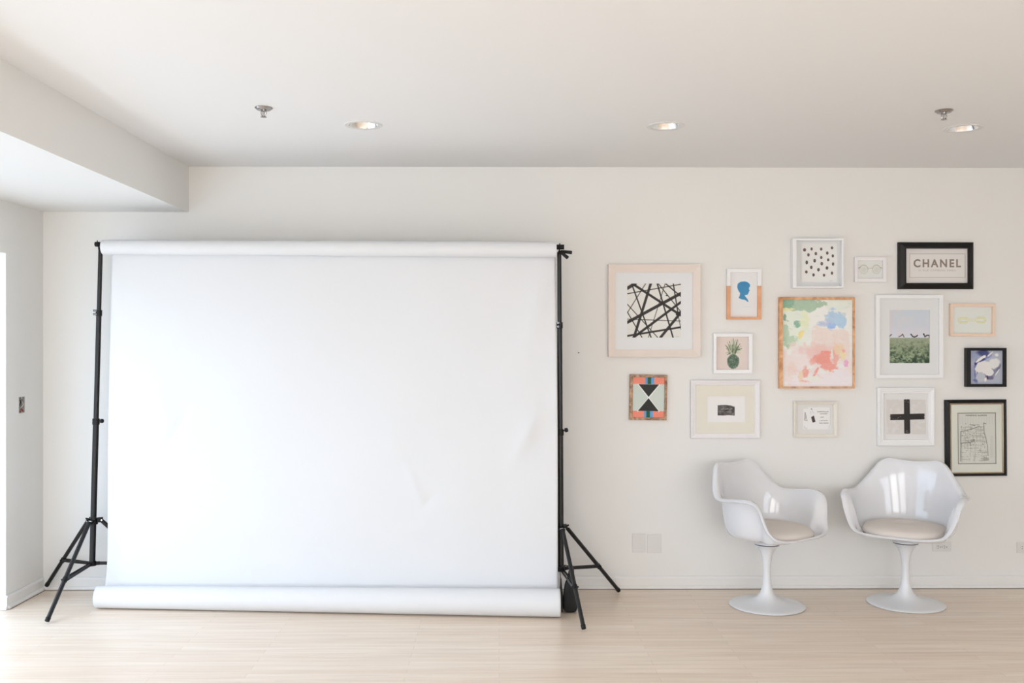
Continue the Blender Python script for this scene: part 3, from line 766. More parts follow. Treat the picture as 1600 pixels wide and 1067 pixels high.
# ------------------------------------------------------------------ pictures
class Canvas:
    """colours on a fine vertex grid; coordinates are measured picture positions"""
    def __init__(s, x0, y0, x1, y1, base, res=2.0):
        s.x0, s.y0, s.x1, s.y1 = x0, y0, x1, y1
        s.nx = max(2, int((x1 - x0) * res) + 1); s.ny = max(2, int((y1 - y0) * res) + 1)
        s.X, s.Y = np.meshgrid(np.linspace(x0, x1, s.nx), np.linspace(y0, y1, s.ny))
        s.C = np.zeros((s.ny, s.nx, 3)); s.C[:] = base
        s.rng = np.random.default_rng(int(x0 * 7 + y0)); s.res = res
    def mix(s, m, col, a=1.0):
        m = np.clip(m, 0, 1)[..., None] * a
        s.C = s.C * (1 - m) + np.asarray(col, float) * m
    def noise(s, scale, oct=3, seed=0):
        r = np.random.default_rng(seed + 11); out = np.zeros_like(s.X); amp = 1; tot = 0
        for o in range(oct):
            sc = scale / 2 ** o; gx = (s.X - s.x0) / sc; gy = (s.Y - s.y0) / sc
            G = r.random((int(gy.max()) + 3, int(gx.max()) + 3))
            ix, iy = gx.astype(int), gy.astype(int); fx, fy = gx - ix, gy - iy
            fx = fx * fx * (3 - 2 * fx); fy = fy * fy * (3 - 2 * fy)
            v = (G[iy, ix] * (1 - fx) + G[iy, ix + 1] * fx) * (1 - fy) + (G[iy + 1, ix] * (1 - fx) + G[iy + 1, ix + 1] * fx) * fy
            out += v * amp; tot += amp; amp *= 0.5
        return out / tot * 2 - 1
    def blob(s, cx, cy, rx, ry, col, a=1.0, soft=0.15, rough=0.25, rs=9, seed=0, rot=0):
        dx, dy = s.X - cx, s.Y - cy
        if rot: dx, dy = dx * math.cos(rot) + dy * math.sin(rot), -dx * math.sin(rot) + dy * math.cos(rot)
        d = np.sqrt((dx / rx) ** 2 + (dy / ry) ** 2) + rough * s.noise(rs, 3, seed)
        s.mix((1 + soft - d) / (2 * soft), col, a)
    def line(s, x0, y0, x1, y1, w, col, a=1.0, soft=0.45):
        dx, dy = x1 - x0, y1 - y0; L2 = dx * dx + dy * dy + 1e-9
        t = np.clip(((s.X - x0) * dx + (s.Y - y0) * dy) / L2, 0, 1)
        d = np.hypot(s.X - x0 - t * dx, s.Y - y0 - t * dy)
        s.mix((w / 2 + soft - d) / (2 * soft), col, a)
    def rect(s, x0, y0, x1, y1, col, a=1.0, soft=0.3):
        m = np.minimum.reduce([s.X - x0, x1 - s.X, s.Y - y0, y1 - s.Y]); s.mix((m + soft) / (2 * soft), col, a)
    def poly(s, P, col, a=1.0):
        acc = np.zeros_like(s.X)
        for ox, oy in ((-.18, -.18), (.18, -.18), (-.18, .18), (.18, .18), (0, 0)):
            ins = np.zeros(s.X.shape, bool); X, Y = s.X + ox, s.Y + oy
            for (xa, ya), (xb, yb) in zip(P, P[1:] + P[:1]):
                c = (ya > Y) != (yb > Y)
                with np.errstate(divide='ignore', invalid='ignore'):
                    xi = (xb - xa) * (Y - ya) / (yb - ya if yb != ya else 1e-9) + xa
                ins ^= c & (X < xi)
            acc += ins
        s.mix(acc / 5, col, a)
    def mesh(s, w, h):
        me = bpy.data.meshes.new('artwork')
        gx = np.linspace(-w / 2, w / 2, s.nx); gz = np.linspace(h / 2, -h / 2, s.ny)
        XX, ZZ = np.meshgrid(gx, gz); n = s.nx * s.ny
        co = np.zeros((n, 3)); co[:, 0] = XX.ravel(); co[:, 2] = ZZ.ravel()
        idx = np.arange(n).reshape(s.ny, s.nx)
        q = np.stack([idx[:-1, :-1], idx[1:, :-1], idx[1:, 1:], idx[:-1, 1:]], -1).reshape(-1, 4)
        me.from_pydata(co.tolist(), [], q.tolist())
        at = me.color_attributes.new('print', 'FLOAT_COLOR', 'POINT')
        lin = np.clip(s2l(s.C.reshape(-1, 3)) / ILL, 0.0, 0.93)
        at.data.foreach_set('color', np.concatenate([lin, np.ones((n, 1))], 1).ravel())
        me.materials.append(M['art'])
        return me

def ring(bm, outer, inner, prof):
    """mitred moulding; outer/inner = (x0,x1,z0,z1); prof = [(s, d)] s 0 outer..1 inner, d off the wall"""
    loops = []
    for s, d in prof:
        x0, x1, z0, z1 = [outer[i] + (inner[i] - outer[i]) * s for i in range(4)]
        loops.append([bm.verts.new(p) for p in ((x0, -d, z0), (x1, -d, z0), (x1, -d, z1), (x0, -d, z1))])
    for a, b in zip(loops, loops[1:]):
        for k in range(4): bm.faces.new((a[k], a[(k + 1) % 4], b[(k + 1) % 4], b[k]))
def picture(label, px, inner_px, m, depth=0.022, prof='flat', art=None, artd=0.008, mat_=None, window=None, tilt=0, edge=None, glass=False, lip=None, matd=None):
    x0, y0, x1, y1 = px
    a = pt(x0, y0, YW - depth); b = pt(x1, y1, YW - depth); c = (a + b) / 2
    t = thing('framed_picture', label, 'picture', (c.x, YW, c.z), group='framed pictures on the gallery wall')
    t.rotation_euler = (0, math.radians(tilt), 0)
    def loc(r, d):
        p = pt(r[0], r[1], YW - d); q = pt(r[2], r[3], YW - d)
        return (p.x - c.x, q.x - c.x, q.z - c.z, p.z - c.z)
    out = loc(px, depth); inn = loc(inner_px, depth)
    if prof == 'flat': pr = [(0, 0.001), (0, depth), (1, depth), (1, 0.004)]
    elif prof == 'slope_in': pr = [(0, 0.001), (0, depth), (0.12, depth + 0.002), (0.22, depth), (0.9, depth * 0.62), (1, depth * 0.62), (1, 0.004)]
    elif prof == 'slope_out': pr = [(0, 0.001), (0, depth * 0.5), (0.25, depth * .72), (0.75, depth), (0.92, depth), (1, depth * 0.75), (1, 0.004)]
    elif prof == 'step': pr = [(0, 0.001), (0, depth * .8), (0.10, depth), (0.30, depth), (0.42, depth * .86), (0.62, depth * .80), (0.72, depth * .66), (0.88, depth * .66), (1, depth * .5), (1, 0.004)]
    bm = NB(); ring(bm, out, inn, pr)
    fr = finish('frame', bm, m, t, bevel=0.0008)
    if lip:
        li = loc(lip[0], depth * 0.7)
        bm = NB(); ring(bm, inn, li, [(0, depth * .66), (0.25, depth * .80), (0.8, depth * .62), (1, depth * .55), (1, 0.004)])
        finish('gilt_lip', bm, lip[1], fr)
        inn = li
    if mat_ is not None:
        md = matd if matd else artd + 0.003
        bm = NB()
        if window:
            wi = loc(window, md); big = (inn[0] - .002, inn[1] + .002, inn[2] - .002, inn[3] + .002)
            ring(bm, big, wi, [(0, md), (1, md), (1.0, artd)])
        else:
            x_0, x_1, z_0, z_1 = inn; vs = [bm.verts.new(p) for p in ((x_0, -md, z_0), (x_1, -md, z_0), (x_1, -md, z_1), (x_0, -md, z_1))]; bm.faces.new(vs)
        finish('mat_board', bm, mat_, t)
    if art is not None:
        r = (art.x0, art.y0, art.x1, art.y1); L = loc(r, artd)
        o = link('artwork', art.mesh(L[1] - L[0], L[3] - L[2]), t, ((L[0] + L[1]) / 2, -artd, (L[2] + L[3]) / 2))
    bm = NB(); box(bm, out[0] + 0.003, out[1] - 0.003, -0.005, -0.001, out[2] + 0.003, out[3] - 0.003); finish('backing', bm, M['mat_g'], t)
    if glass:
        gd = max(artd, matd or 0) + 0.005
        bm = NB(); vs = [bm.verts.new(p) for p in ((inn[0], -gd, inn[2]), (inn[1], -gd, inn[2]), (inn[1], -gd, inn[3]), (inn[0], -gd, inn[3]))]; bm.faces.new(vs)
        finish('glass_pane', bm, M['glass'], t)
    t['_c'] = (c.x, c.z)
    return t, loc
def text(parent, s, x, z, d, size, m, name='lettering', width=None, bold=0.0, spacing=1.12):
    cu = bpy.data.curves.new('t', 'FONT'); cu.body = s; cu.size = size; cu.align_x = 'CENTER'; cu.align_y = 'CENTER'; cu.extrude = 0.0003; cu.offset = bold
    cu.space_character = spacing
    o = bpy.data.objects.new('t', cu); COL.objects.link(o)
    dg = bpy.context.evaluated_depsgraph_get(); me = bpy.data.meshes.new_from_object(o.evaluated_get(dg))
    bpy.data.objects.remove(o); me.name = name
    R = Matrix.Rotation(math.radians(90), 4, 'X'); me.transform(R)
    xs_ = [v.co.x for v in me.vertices]; k = (width / (max(xs_) - min(xs_))) if width else 1
    me.transform(Matrix.Diagonal((k, 1, 1, 1))); me.materials.clear(); me.materials.append(m)
    return link(name, me, parent, (x, -d, z))

# 1 black crossing lines
A = Canvas(980, 443, 1064, 527.5, (205, 200, 192), 3)
def lz(x, y): return 975 + x / 11.35, 438 + y / 11.35
BK = (44, 39, 37)
for x0, y0, x1, y1, w in ((60, 140, 200, 55, 5), (150, 60, 1010, 620, 3.6), (475, 55, 180, 1000, 3.9), (60, 745, 1010, 230, 4.6), (170, 1010, 1010, 385, 3.6), (60, 985, 1010, 830, 2.8),
                         (650, 1010, 1000, 580, 4.0), (60, 237, 1010, 68, 1.3), (150, 100, 480, 1015, 2.0), (385, 55, 60, 575, 1.1), (60, 560, 320, 1015, 1.4), (60, 425, 600, 1015, 1.2),
                         (590, 60, 870, 1015, 2.2), (610, 60, 1010, 560, 1.3), (730, 60, 430, 1015, 0.9), (740, 60, 1010, 285, 1.8), (875, 65, 960, 600, 1.8), (960, 620, 1010, 870, 1.0), (60, 688, 1010, 722, 1.0), (940, 600, 1010, 560, 4.0)):
    a, b = lz(x0, y0); c_, d_ = lz(x1, y1); A.line(a, b, c_, d_, w, BK, 0.96)
a, b = lz(757, 268); A.blob(a, b, 1.4, .9, BK, .9)
A.line(1056, 526, 1061, 525.6, .4, (150, 145, 140), .6)
picture('largest square picture, black crossing lines on white in a wide pale wood frame', (950.5, 412.5, 1095.5, 558), (962, 425, 1083, 546), M['f_pale'], 0.030, 'slope_in', A, 0.007, M['mat_w'], (980, 443, 1064, 527.5))
# 2 blue silhouette
A = Canvas(1141, 425, 1184.5, 495, (209, 204, 200), 3)
sil = [(205, 310), (230, 280), (290, 248), (390, 240), (450, 255), (500, 290), (525, 330), (522, 372), (500, 400), (496, 440), (518, 478), (498, 492), (492, 520), (470, 560), (460, 582), (420, 588), (388, 590), (400, 625), (440, 670), (470, 715), (480, 765), (460, 768), (420, 730), (370, 705), (310, 702), (232, 662), (262, 600), (270, 540), (235, 490), (210, 440), (196, 385)]
A.poly([(1140 + x / 16.41, 425 + y / 16.41) for x, y in sil], (62, 124, 162))
A.line(1163, 479, 1172, 479, .3, (185, 180, 175), .6)
zc = pt(0, 446.5, YW - 0.02).z - (pt(0, 420, YW - 0.02).z + pt(0, 499, YW - 0.02).z) / 2
picture('small picture of a blue head silhouette, frame painted white on top and bare wood below', (1136, 420, 1189.8, 499), (1141.5, 425.5, 1184, 495), two_tone('half_painted_wood', zc), 0.020, 'flat', A, 0.006)
# 3 pineapple
A = Canvas(1119, 526, 1170.5, 578, (204, 187, 177), 3)
def pz(x, y): return 1115 + x / 17.78, 522 + y / 17.78
for cx, cy in ((545, 760),):
    a, b = pz(cx, cy); A.blob(a, b, 9.4, 11.2, (84, 100, 84), 1, .1, .12, 4)
    for k in range(120):
        u, v_ = A.rng.uniform(-1, 1, 2)
        if u * u + v_ * v_ < .95:
            x, y = a + u * 9.2, b + v_ * 11; cc = [(50, 62, 50), (118, 130, 112), (60, 92, 74), (150, 158, 138)][int(A.rng.integers(4))]
            A.line(x, y, x + .9, y + .8, .8, cc, .75, .35)
leaves = [(330, 305, 430, 420), (385, 230, 470, 430), (440, 200, 500, 440), (490, 150, 530, 470), (545, 130, 545, 470), (600, 160, 570, 470), (660, 160, 590, 440), (690, 190, 600, 450), (730, 270, 630, 420), (760, 330, 640, 440), (780, 400, 650, 450), (760, 455, 630, 470),
          (360, 400, 480, 500), (345, 520, 480, 480), (380, 570, 500, 500), (740, 530, 600, 500), (420, 290, 500, 470), (570, 200, 560, 500), (640, 230, 590, 500), (450, 250, 520, 520), (520, 300, 540, 540), (620, 300, 570, 540), (690, 330, 600, 520), (400, 350, 500, 530)]
for k, (x0, y0, x1, y1) in enumerate(leaves):
    a, b = pz(x0, y0); c_, d_ = pz(x1, y1); cc = [(110, 118, 92), (150, 156, 128), (88, 98, 74), (172, 176, 150)][k % 4]
    A.line(a, b, (a + c_) / 2, (b + d_) / 2, 1.1, cc, .9); A.line((a + c_) / 2, (b + d_) / 2, c_, d_, 2.3, cc, .9)
for k in range(14):
    a, b = pz(A.rng.uniform(460, 640), A.rng.uniform(400, 560)); A.line(a, b, a + A.rng.uniform(-1, 1), b - 2, .6, (72, 78, 58), .8)
picture('small square picture of a green pineapple on pink in a white frame', (1115, 521, 1176, 583.3), (1119.5, 526, 1170, 577.7), M['f_white'], 0.028, 'flat', A, 0.006)
# 4 hourglass
A = Canvas(988.5, 589, 1038.5, 653, (186, 190, 180), 3)
A.rect(980, 585, 1045, 600, (232, 128, 108)); A.rect(980, 642, 1045, 660, (232, 128, 108))
for (yy0, yy1) in ((585, 600), (642, 660)):
    off = 0 if yy0 < 600 else -1.2
    A.rect(1008 + off, yy0, 1021.6 + off, yy1, (84, 140, 190)); A.rect(1011.6 + off, yy0, 1017 + off, yy1, (40, 84, 52))
A.line(997, 600.5, 1030, 642.5, 1.6, (214, 214, 206)); A.line(1030, 600.5, 997, 642.5, 1.6, (214, 214, 206))
A.poly([(997.5, 600.5), (1029.5, 600.5), (1013.4, 620)], (42, 42, 38)); A.poly([(1013.4, 622), (1029.5, 642), (997, 642)], (42, 42, 38))
picture('small picture of a black hourglass between coral bands in a rough brown wood frame', (983.8, 585.3, 1042.3, 656.3), (988.8, 589.5, 1038.3, 652.3), M['f_reclaimed'], 0.022, 'flat', A, 0.014, tilt=0.9)
# 5 small dark landscape print
A = Canvas(1105, 619, 1165, 660, (212, 206, 201), 3)
A.poly([(1121.5, 633), (1134, 632.5), (1142, 633.5), (1148, 636), (1148, 649.3), (1138, 648.6), (1130, 649.2), (1121.3, 649)], (84, 78, 76))
nz_ = A.noise(4, 3, 3); inside = (A.X > 1122) & (A.X < 1147.5) & (A.Y > 634) & (A.Y < 648.5)
A.mix(inside * (nz_ > .15) * 0.7, (120, 114, 110)); A.mix(inside * (nz_ < -.3) * .6, (50, 44, 42))
for x0, x1 in ((1127, 1131), (1133, 1138), (1139.5, 1144)): A.line(x0, 639.5, x1, 638.4, .8, (196, 190, 184), .8)
A.blob(1135, 641, 3, 1, (40, 35, 33), .8)
picture('landscape-format white frame with beige mat around a tiny dark print', (1079.5, 593.8, 1188, 685.2), (1087.8, 602, 1179.8, 677.3), M['f_grey'], 0.024, 'step', A, 0.007, M['mat_b'], (1105.3, 619.2, 1164.6, 659.8))
# 6 dots
A = Canvas(1252, 380, 1308, 441, (209, 205, 199), 3)
for x, y, rx, ry in ((457, 243, 18, 20), (545, 232, 14, 18), (665, 233, 15, 18), (800, 217, 16, 17), (505, 305, 15, 21), (598, 290, 15, 20), (741, 283, 15, 20), (810, 318, 14, 19), (666, 338, 14, 20), (583, 378, 16, 22), (752, 368, 15, 18), (484, 400, 15, 23), (672, 415, 16, 22), (813, 420, 15, 21), (541, 461, 16, 21), (737, 469, 17, 21), (631, 491, 16, 21), (479, 519, 16, 18), (800, 533, 15, 20), (569, 556, 15, 20), (700, 559, 15, 18)):
    A.blob(1200 + x / 8, 360 + y / 8, rx / 8.2, ry / 8.2, (78, 60, 58), 1, .18, .08, 1.5); A.blob(1200 + x / 8 + .2, 360 + y / 8 - .1, rx / 22, ry / 22, (128, 112, 108), .8, .3, .05, 2)
A.line(1296, 439, 1301, 438.6, .4, (150, 145, 140), .7)
picture('square white box frame holding rows of small dark oval dots', (1239, 372.5, 1318.3, 449.8), (1244.8, 375.5, 1315.3, 447), M['f_white'], 0.045, 'flat', A, 0.012, M['mat_g'], None, matd=0.008)
# 7 spectacles
A = Canvas(1340.5, 407, 1379.5, 435, (203, 201, 194), 3)
for cx in (1349.8, 1369.4):
    A.blob(cx, 421, 4.2, 4.5, (184, 178, 166), .55, .5, .25, 4, int(cx))
    pts_ = [(cx + 6.3 * math.cos(t) * 1.0, 420.8 + 6.8 * math.sin(t)) for t in np.linspace(0, 2 * PI, 22)]
    for (a, b), (c_, d_) in zip(pts_, pts_[1:]): A.line(a, b, c_, d_, .75 if b < 420 else .45, (158, 142, 124), .85 if b < 421 else .5)
A.line(1356, 419, 1363, 419, .9, (168, 155, 136), .8); A.line(1341.3, 419, 1343.5, 417.6, 1, (140, 118, 98), .9); A.line(1375.8, 417.6, 1378.2, 419, 1, (140, 118, 98), .9)
picture('tiny pale-framed picture of round spectacles beside the dotted box frame', (1335.8, 401.5, 1385.2, 440.8), (1340.3, 407, 1379.8, 435.2), M['f_grey'], 0.020, 'flat', A, 0.006)
# 8 abstract watercolour
A = Canvas(1223.5, 468, 1333, 604.5, (214, 210, 202), 2)
def wz(x, y): return 1200 + x / 6.275, 450 + y / 6.275
def wb(x, y, rx, ry, col, a=1, soft=.15, rough=.3, rs=12, seed=0, rot=0):
    rough *= 1.7; rs *= .75
    cx, cy = wz(x, y); A.blob(cx, cy, rx / 6.275, ry / 6.275, col, a, soft, rough, rs, seed, rot)
wb(250, 330, 150, 240, (206, 208, 192), .9, .3, .3, 14, 1); wb(700, 160, 140, 70, (204, 206, 192), .8, .3, .3, 10, 2)
wb(340, 160, 215, 62, (158, 176, 152), 1, .06, .3, 9, 3); wb(190, 150, 65, 60, (128, 160, 134), 1, .1, .35, 7, 4); wb(400, 200, 55, 38, (160, 178, 154), 1, .08, .25, 6, 5); wb(165, 290, 14, 45, (122, 150, 128), .9, .1, .3, 5, 6)
wb(195, 210, 55, 14, (208, 200, 150), .9, .2, .4, 6, 7); wb(290, 355, 38, 36, (136, 166, 144), 1, .06, .25, 5, 8); wb(360, 310, 40, 80, (208, 208, 172), .8, .2, .4, 8, 9)
wb(325, 460, 26, 46, (226, 196, 132), 1, .12, .35, 5, 10, .3); wb(215, 515, 70, 50, (170, 186, 158), .9, .12, .4, 8, 11); wb(165, 450, 40, 90, (162, 180, 154), .8, .2, .4, 8, 12); wb(200, 575, 22, 25, (150, 172, 140), .8, .1, .4, 5, 13)
wb(640, 290, 85, 75, (166, 184, 200), 1, .08, .35, 9, 14); wb(700, 330, 75, 60, (164, 186, 202), 1, .08, .35, 8, 15); wb(560, 345, 90, 34, (172, 178, 196), .9, .2, .35, 9, 16); wb(620, 375, 45, 32, (150, 172, 204), 1, .1, .3, 6, 17); wb(745, 260, 24, 22, (186, 194, 192), .9, .1, .3, 5, 18)

A.poly([wz(x_, y_ + 10 * math.sin(x_ * .05) + 6 * math.sin(x_ * .17)) for x_, y_ in [(425, 385), (470, 375), (530, 378), (570, 390), (620, 410), (680, 400), (740, 402), (790, 420)]] + [wz(x_, y_) for x_, y_ in [(800, 520), (800, 720), (420, 740), (405, 600), (428, 520)]], (222, 196, 186), .95)
for k in range(46):
    x_ = A.rng.uniform(430, 790); y_ = A.rng.uniform(395, 520); A.line(*wz(x_, y_), *wz(x_ + A.rng.uniform(-4, 4), y_ + A.rng.uniform(60, 170)), .9, [(228, 206, 198), (216, 186, 176), (222, 200, 194)][k % 3], .35, .6)
wb(340, 760, 220, 200, (222, 196, 190), 1, .15, .3, 14, 20); wb(500, 800, 340, 170, (222, 200, 194), .9, .2, .25, 14, 21)
wb(560, 930, 330, 90, (222, 204, 204), .9, .3, .25, 12, 22); wb(700, 880, 110, 80, (220, 204, 204), 1, .2, .3, 9, 23)
wb(500, 620, 150, 80, (228, 176, 166), .8, .35, .35, 9, 24); wb(545, 700, 95, 72, (228, 142, 128), 1, .10, .30, 9, 25); wb(440, 715, 34, 34, (228, 150, 138), .9, .2, .3, 5, 26); wb(600, 770, 70, 42, (228, 148, 134), 1, .1, .35, 7, 27)
wb(470, 820, 14, 48, (226, 146, 132), 1, .12, .3, 5, 28, .45); wb(668, 650, 30, 90, (230, 158, 142), .9, .2, .35, 6, 29); wb(700, 600, 48, 55, (232, 188, 158), .95, .15, .35, 7, 30); wb(735, 655, 25, 40, (232, 196, 150), .9, .2, .3, 6, 31)
wb(765, 740, 24, 36, (226, 158, 182), 1, .15, .25, 5, 32); wb(742, 618, 17, 14, (228, 150, 150), .9, .2, .3, 4, 33)
wb(365, 840, 30, 72, (226, 152, 138), 1, .15, .35, 6, 34); wb(320, 870, 26, 50, (230, 188, 160), .9, .15, .35, 6, 35); wb(345, 910, 30, 8, (224, 148, 136), .9, .2, .3, 5, 36); wb(225, 800, 55, 70, (226, 190, 178), .8, .3, .4, 9, 37)
wb(430, 890, 90, 30, (212, 206, 196), 1, .12, .35, 7, 38); wb(540, 820, 50, 26, (218, 206, 200), 1, .15, .35, 6, 39); wb(260, 862, 34, 10, (206, 206, 196), .9, .2, .3, 5, 40); wb(715, 765, 40, 18, (214, 208, 202), 1, .15, .4, 6, 41); wb(628, 640, 7, 55, (212, 206, 198), .9, .2, .3, 4, 42); wb(410, 780, 30, 20, (218, 206, 196), .9, .15, .4, 5, 43)
A.mix(.5 * np.clip(A.noise(3, 3, 50), 0, 1), (216, 210, 204), .35)
for k in range(240):
    x_ = A.rng.uniform(160, 830); y_ = A.rng.uniform(120, 960); ix = min(A.nx - 1, int((x_ / 6.275 + 1200 - A.x0) * A.res)); iy = min(A.ny - 1, max(0, int((y_ / 6.275 + 450 - A.y0) * A.res)))
    cc = np.clip(A.C[iy, max(0, ix)] + A.rng.uniform(-7, 7), 0, 255); th = A.rng.uniform(-.6, .9)
    A.line(*wz(x_, y_), *wz(x_ + 38 * math.cos(th), y_ + 38 * math.sin(th)), A.rng.uniform(.8, 2.6), cc, .55, .8)
picture('abstract pastel painting in pink, coral, green and blue in a thin honey-wood frame', (1218, 464, 1336, 606.8), (1223.5, 468.3, 1333, 603.8), M['f_oak'], 0.034, 'flat', A, 0.022)
# 9 field photograph
A = Canvas(1389, 483.5, 1453.5, 568.5, (190, 188, 192), 3)
def fz(x, y): return 1385 + x / 11.85, 480 + y / 11.85
tt = (A.Y - 483) / 45
A.mix(np.clip(1 - tt, 0, 1), (180, 187, 192), .8); nz_ = A.noise(16, 3, 1); A.mix(np.clip(nz_, 0, 1) * (A.Y < 526), (200, 188, 186), .9)
A.mix(np.clip((1400 - A.X) / 14, 0, 1) * (A.Y < 512), (206, 184, 178), .6); A.mix(np.clip((A.Y - 508) / 12, 0, 1) * (A.Y < 530), (198, 190, 194), .7)
for x, h in ((150, 400), (410, 420), (640, 410)):
    a, b = fz(x, 565); c_, d_ = fz(x, h); A.poly([(a - 4.5, b), (a, d_), (a + 4.5, b)], (184, 194, 204), .45)
nzg = A.noise(3.2, 2, 5); dep = np.clip((A.Y - 527) / 40, 0, 1)
base_g = np.array((146, 150, 124)) * (1 - dep[..., None]) + np.array((84, 100, 74)) * dep[..., None]
g = A.Y > 527.5; A.C[g] = base_g[g]; A.mix(g * np.clip(-nzg * 2.2, 0, 1) * dep, (40, 54, 44), .9); A.mix(g * np.clip(nzg * 2.0, 0, 1) * dep, (158, 168, 136), .8)
for k in range(150):
    x = A.rng.uniform(1390, 1452); y = A.rng.uniform(534, 567); L = .6 + 2.2 * (y - 534) / 33
    A.line(x, y, x + L, y + L * A.rng.uniform(.1, .7), .5, (176, 184, 154) if k % 3 else (44, 58, 46), .7, .3)
for P_ in ([(60, 545), (75, 520), (95, 505)], [(230, 545), (270, 530), (300, 500), (325, 550)], [(455, 500), (485, 540), (520, 552), (560, 535), (575, 520)], [(690, 495), (715, 545), (750, 520), (795, 520), (797, 560)]):
    P2_ = [fz(*p) for p in P_]
    for (a, b), (c_, d_) in zip(P2_, P2_[1:]): A.line(a, b, c_, d_, 1.8 if P_[0][0] > 400 else 1.3, (54, 54, 52), .9)
a, b = fz(690, 497); A.blob(a, b, 1.2, 1.2, (40, 48, 46)); a, b = fz(457, 505); A.blob(a, b, 1.0, 1.0, (40, 48, 46))
picture('photograph of a green leafy field under a pale sky, wide mat, white frame', (1369, 461, 1474, 590.8), (1375, 466, 1467.8, 585.5), M['f_white'], 0.028, 'flat', A, 0.010, M['mat_g'], (1390, 484.3, 1452.8, 567.2), matd=0.014)
# 10 lettered sign
A = Canvas(1416, 387, 1515, 442.5, (204, 197, 191), 2)
t10, loc10 = picture('black-framed lettered sign, topmost at the right of the gallery wall', (1405, 378, 1523, 451.5), (1417, 388, 1514, 441.8), M['f_black'], 0.030, 'slope_out', A, 0.010)
c10 = t10['_c']
def rel(c, px, py, d): p = pt(px, py, YW - d); return p.x - c[0], p.z - c[1]
x_, z_ = rel(c10, 1464.2, 412, .0108); w10 = rel(c10, 1501.5, 0, .0108)[0] - rel(c10, 1427.5, 0, .0108)[0]
text(t10, 'CHANEL', x_, z_, .0108, 0.0665, M['ink'], width=w10, bold=0.0020, spacing=1.32)
x_, z_ = rel(c10, 1464, 422.5, .0108); text(t10, '31 RUE CAMBON, PARIS', x_, z_, .0108, 0.016, M['inkpale'], 'address_lettering', width=0.232)
bm = NB(); x0_, z0_ = rel(c10, 1421, 396, .0104); x1_, z1_ = rel(c10, 1508.5, 434, .0104)
ring(bm, (x0_, x1_, z1_, z0_), (x0_ + .004, x1_ - .004, z1_ + .004, z0_ - .004), [(0, .0102), (0, .0108), (1, .0108), (1, .0102)]); finish('printed_border', bm, M['inkpale'], t10)
# 11 chain link
A = Canvas(1488.5, 478.5, 1551.5, 521.5, (203, 202, 194), 3)
def cz(x, y): return 1360 + x / 6.667, 450 + y / 6.667
def link_(x0, y0, x1, y1, w, col):
    r = (y1 - y0) / 2; P_ = []
    for t in np.linspace(PI / 2, 3 * PI / 2, 9): P_.append((x0 + r + r * math.cos(t), (y0 + y1) / 2 + r * math.sin(t)))
    for t in np.linspace(-PI / 2, PI / 2, 9): P_.append((x1 - r + r * math.cos(t), (y0 + y1) / 2 + r * math.sin(t)))
    P_.append(P_[0])
    for (a, b), (c_, d_) in zip(P_, P_[1:]): A.line(a, b, c_, d_, w, col, .9)
link_(*cz(920, 312), *cz(1012, 358), 2.6, (190, 184, 138)); link_(*cz(1106, 308), *cz(1196, 357), 2.6, (190, 184, 138)); link_(*cz(1006, 322), *cz(1112, 342), 1.4, (198, 196, 160))
link_(*cz(920, 312), *cz(1012, 358), .6, (216, 212, 178)); link_(*cz(1106, 308), *cz(1196, 357), .6, (216, 212, 178))
picture('picture of three pale gold chain links in a thin blonde wood frame', (1485.3, 474.3, 1555.3, 525.3), (1489, 479, 1551.2, 521.2), M['f_blonde'], 0.022, 'flat', A, 0.007, tilt=0.2)
# 12 navy marbled
A = Canvas(1516.5, 547, 1568.5, 600.5, (160, 162, 172), 3)
def nzz(x, y): return 1512 + x / 16.94, 543 + y / 16.94
def nb(x, y, rx, ry, col, a=1, soft=.12, rough=.25, rs=5, seed=0, rot=0):
    cx, cy = nzz(x, y); A.blob(cx, cy, rx / 16.94, ry / 16.94, col, a, soft, rough, rs, seed, rot)
nb(200, 200, 160, 150, (134, 140, 166), .8, .5, .3, 7, 1); nb(420, 150, 170, 90, (62, 66, 108), .95, .3, .35, 6, 2, .2); nb(120, 700, 70, 200, (136, 142, 164), .8, .4, .3, 6, 3); nb(230, 640, 60, 290, (92, 96, 138), .8, .3, .35, 5, 4)
nb(380, 320, 210, 42, (66, 68, 118), 1, .15, .3, 4, 5, -.45); nb(560, 240, 110, 36, (126, 132, 168), .9, .2, .3, 4, 6, -.5)
nb(340, 300, 150, 34, (212, 206, 198), 1, .1, .25, 4, 7, -.62); nb(440, 240, 40, 30, (212, 206, 198), 1, .12, .3, 3, 8); nb(600, 170, 100, 20, (204, 200, 190), 1, .15, .3, 4, 9, -.72); nb(770, 195, 50, 42, (206, 202, 196), 1, .3, .25, 4, 10)
nb(640, 620, 230, 150, (120, 116, 136), .9, .2, .3, 6, 11, -.8); nb(570, 790, 110, 60, (96, 88, 112), .9, .2, .35, 5, 12); nb(820, 540, 40, 120, (104, 100, 120), .8, .2, .35, 4, 13, .4)
nb(420, 530, 220, 165, (204, 198, 192), 1, .05, .14, 6, 14, -.2); nb(700, 420, 150, 130, (202, 197, 192), 1, .12, .25, 6, 15, -.3); nb(560, 640, 120, 110, (204, 199, 193), 1, .08, .2, 5, 16); nb(780, 660, 18, 120, (200, 196, 192), 1, .15, .3, 4, 17, .6)
nb(340, 780, 130, 130, (170, 170, 174), 1, .12, .2, 5, 18); nb(470, 850, 30, 60, (212, 202, 196), 1, .12, .3, 4, 19, .3); nb(525, 790, 22, 52, (62, 52, 74), 1, .15, .3, 4, 20); nb(200, 870, 60, 34, (92, 100, 142), .9, .2, .3, 4, 21, .3); nb(210, 430, 30, 36, (58, 58, 104), 1, .2, .3, 3, 22)
nb(225, 620, 14, 90, (206, 200, 194), .9, .2, .3, 3, 23)
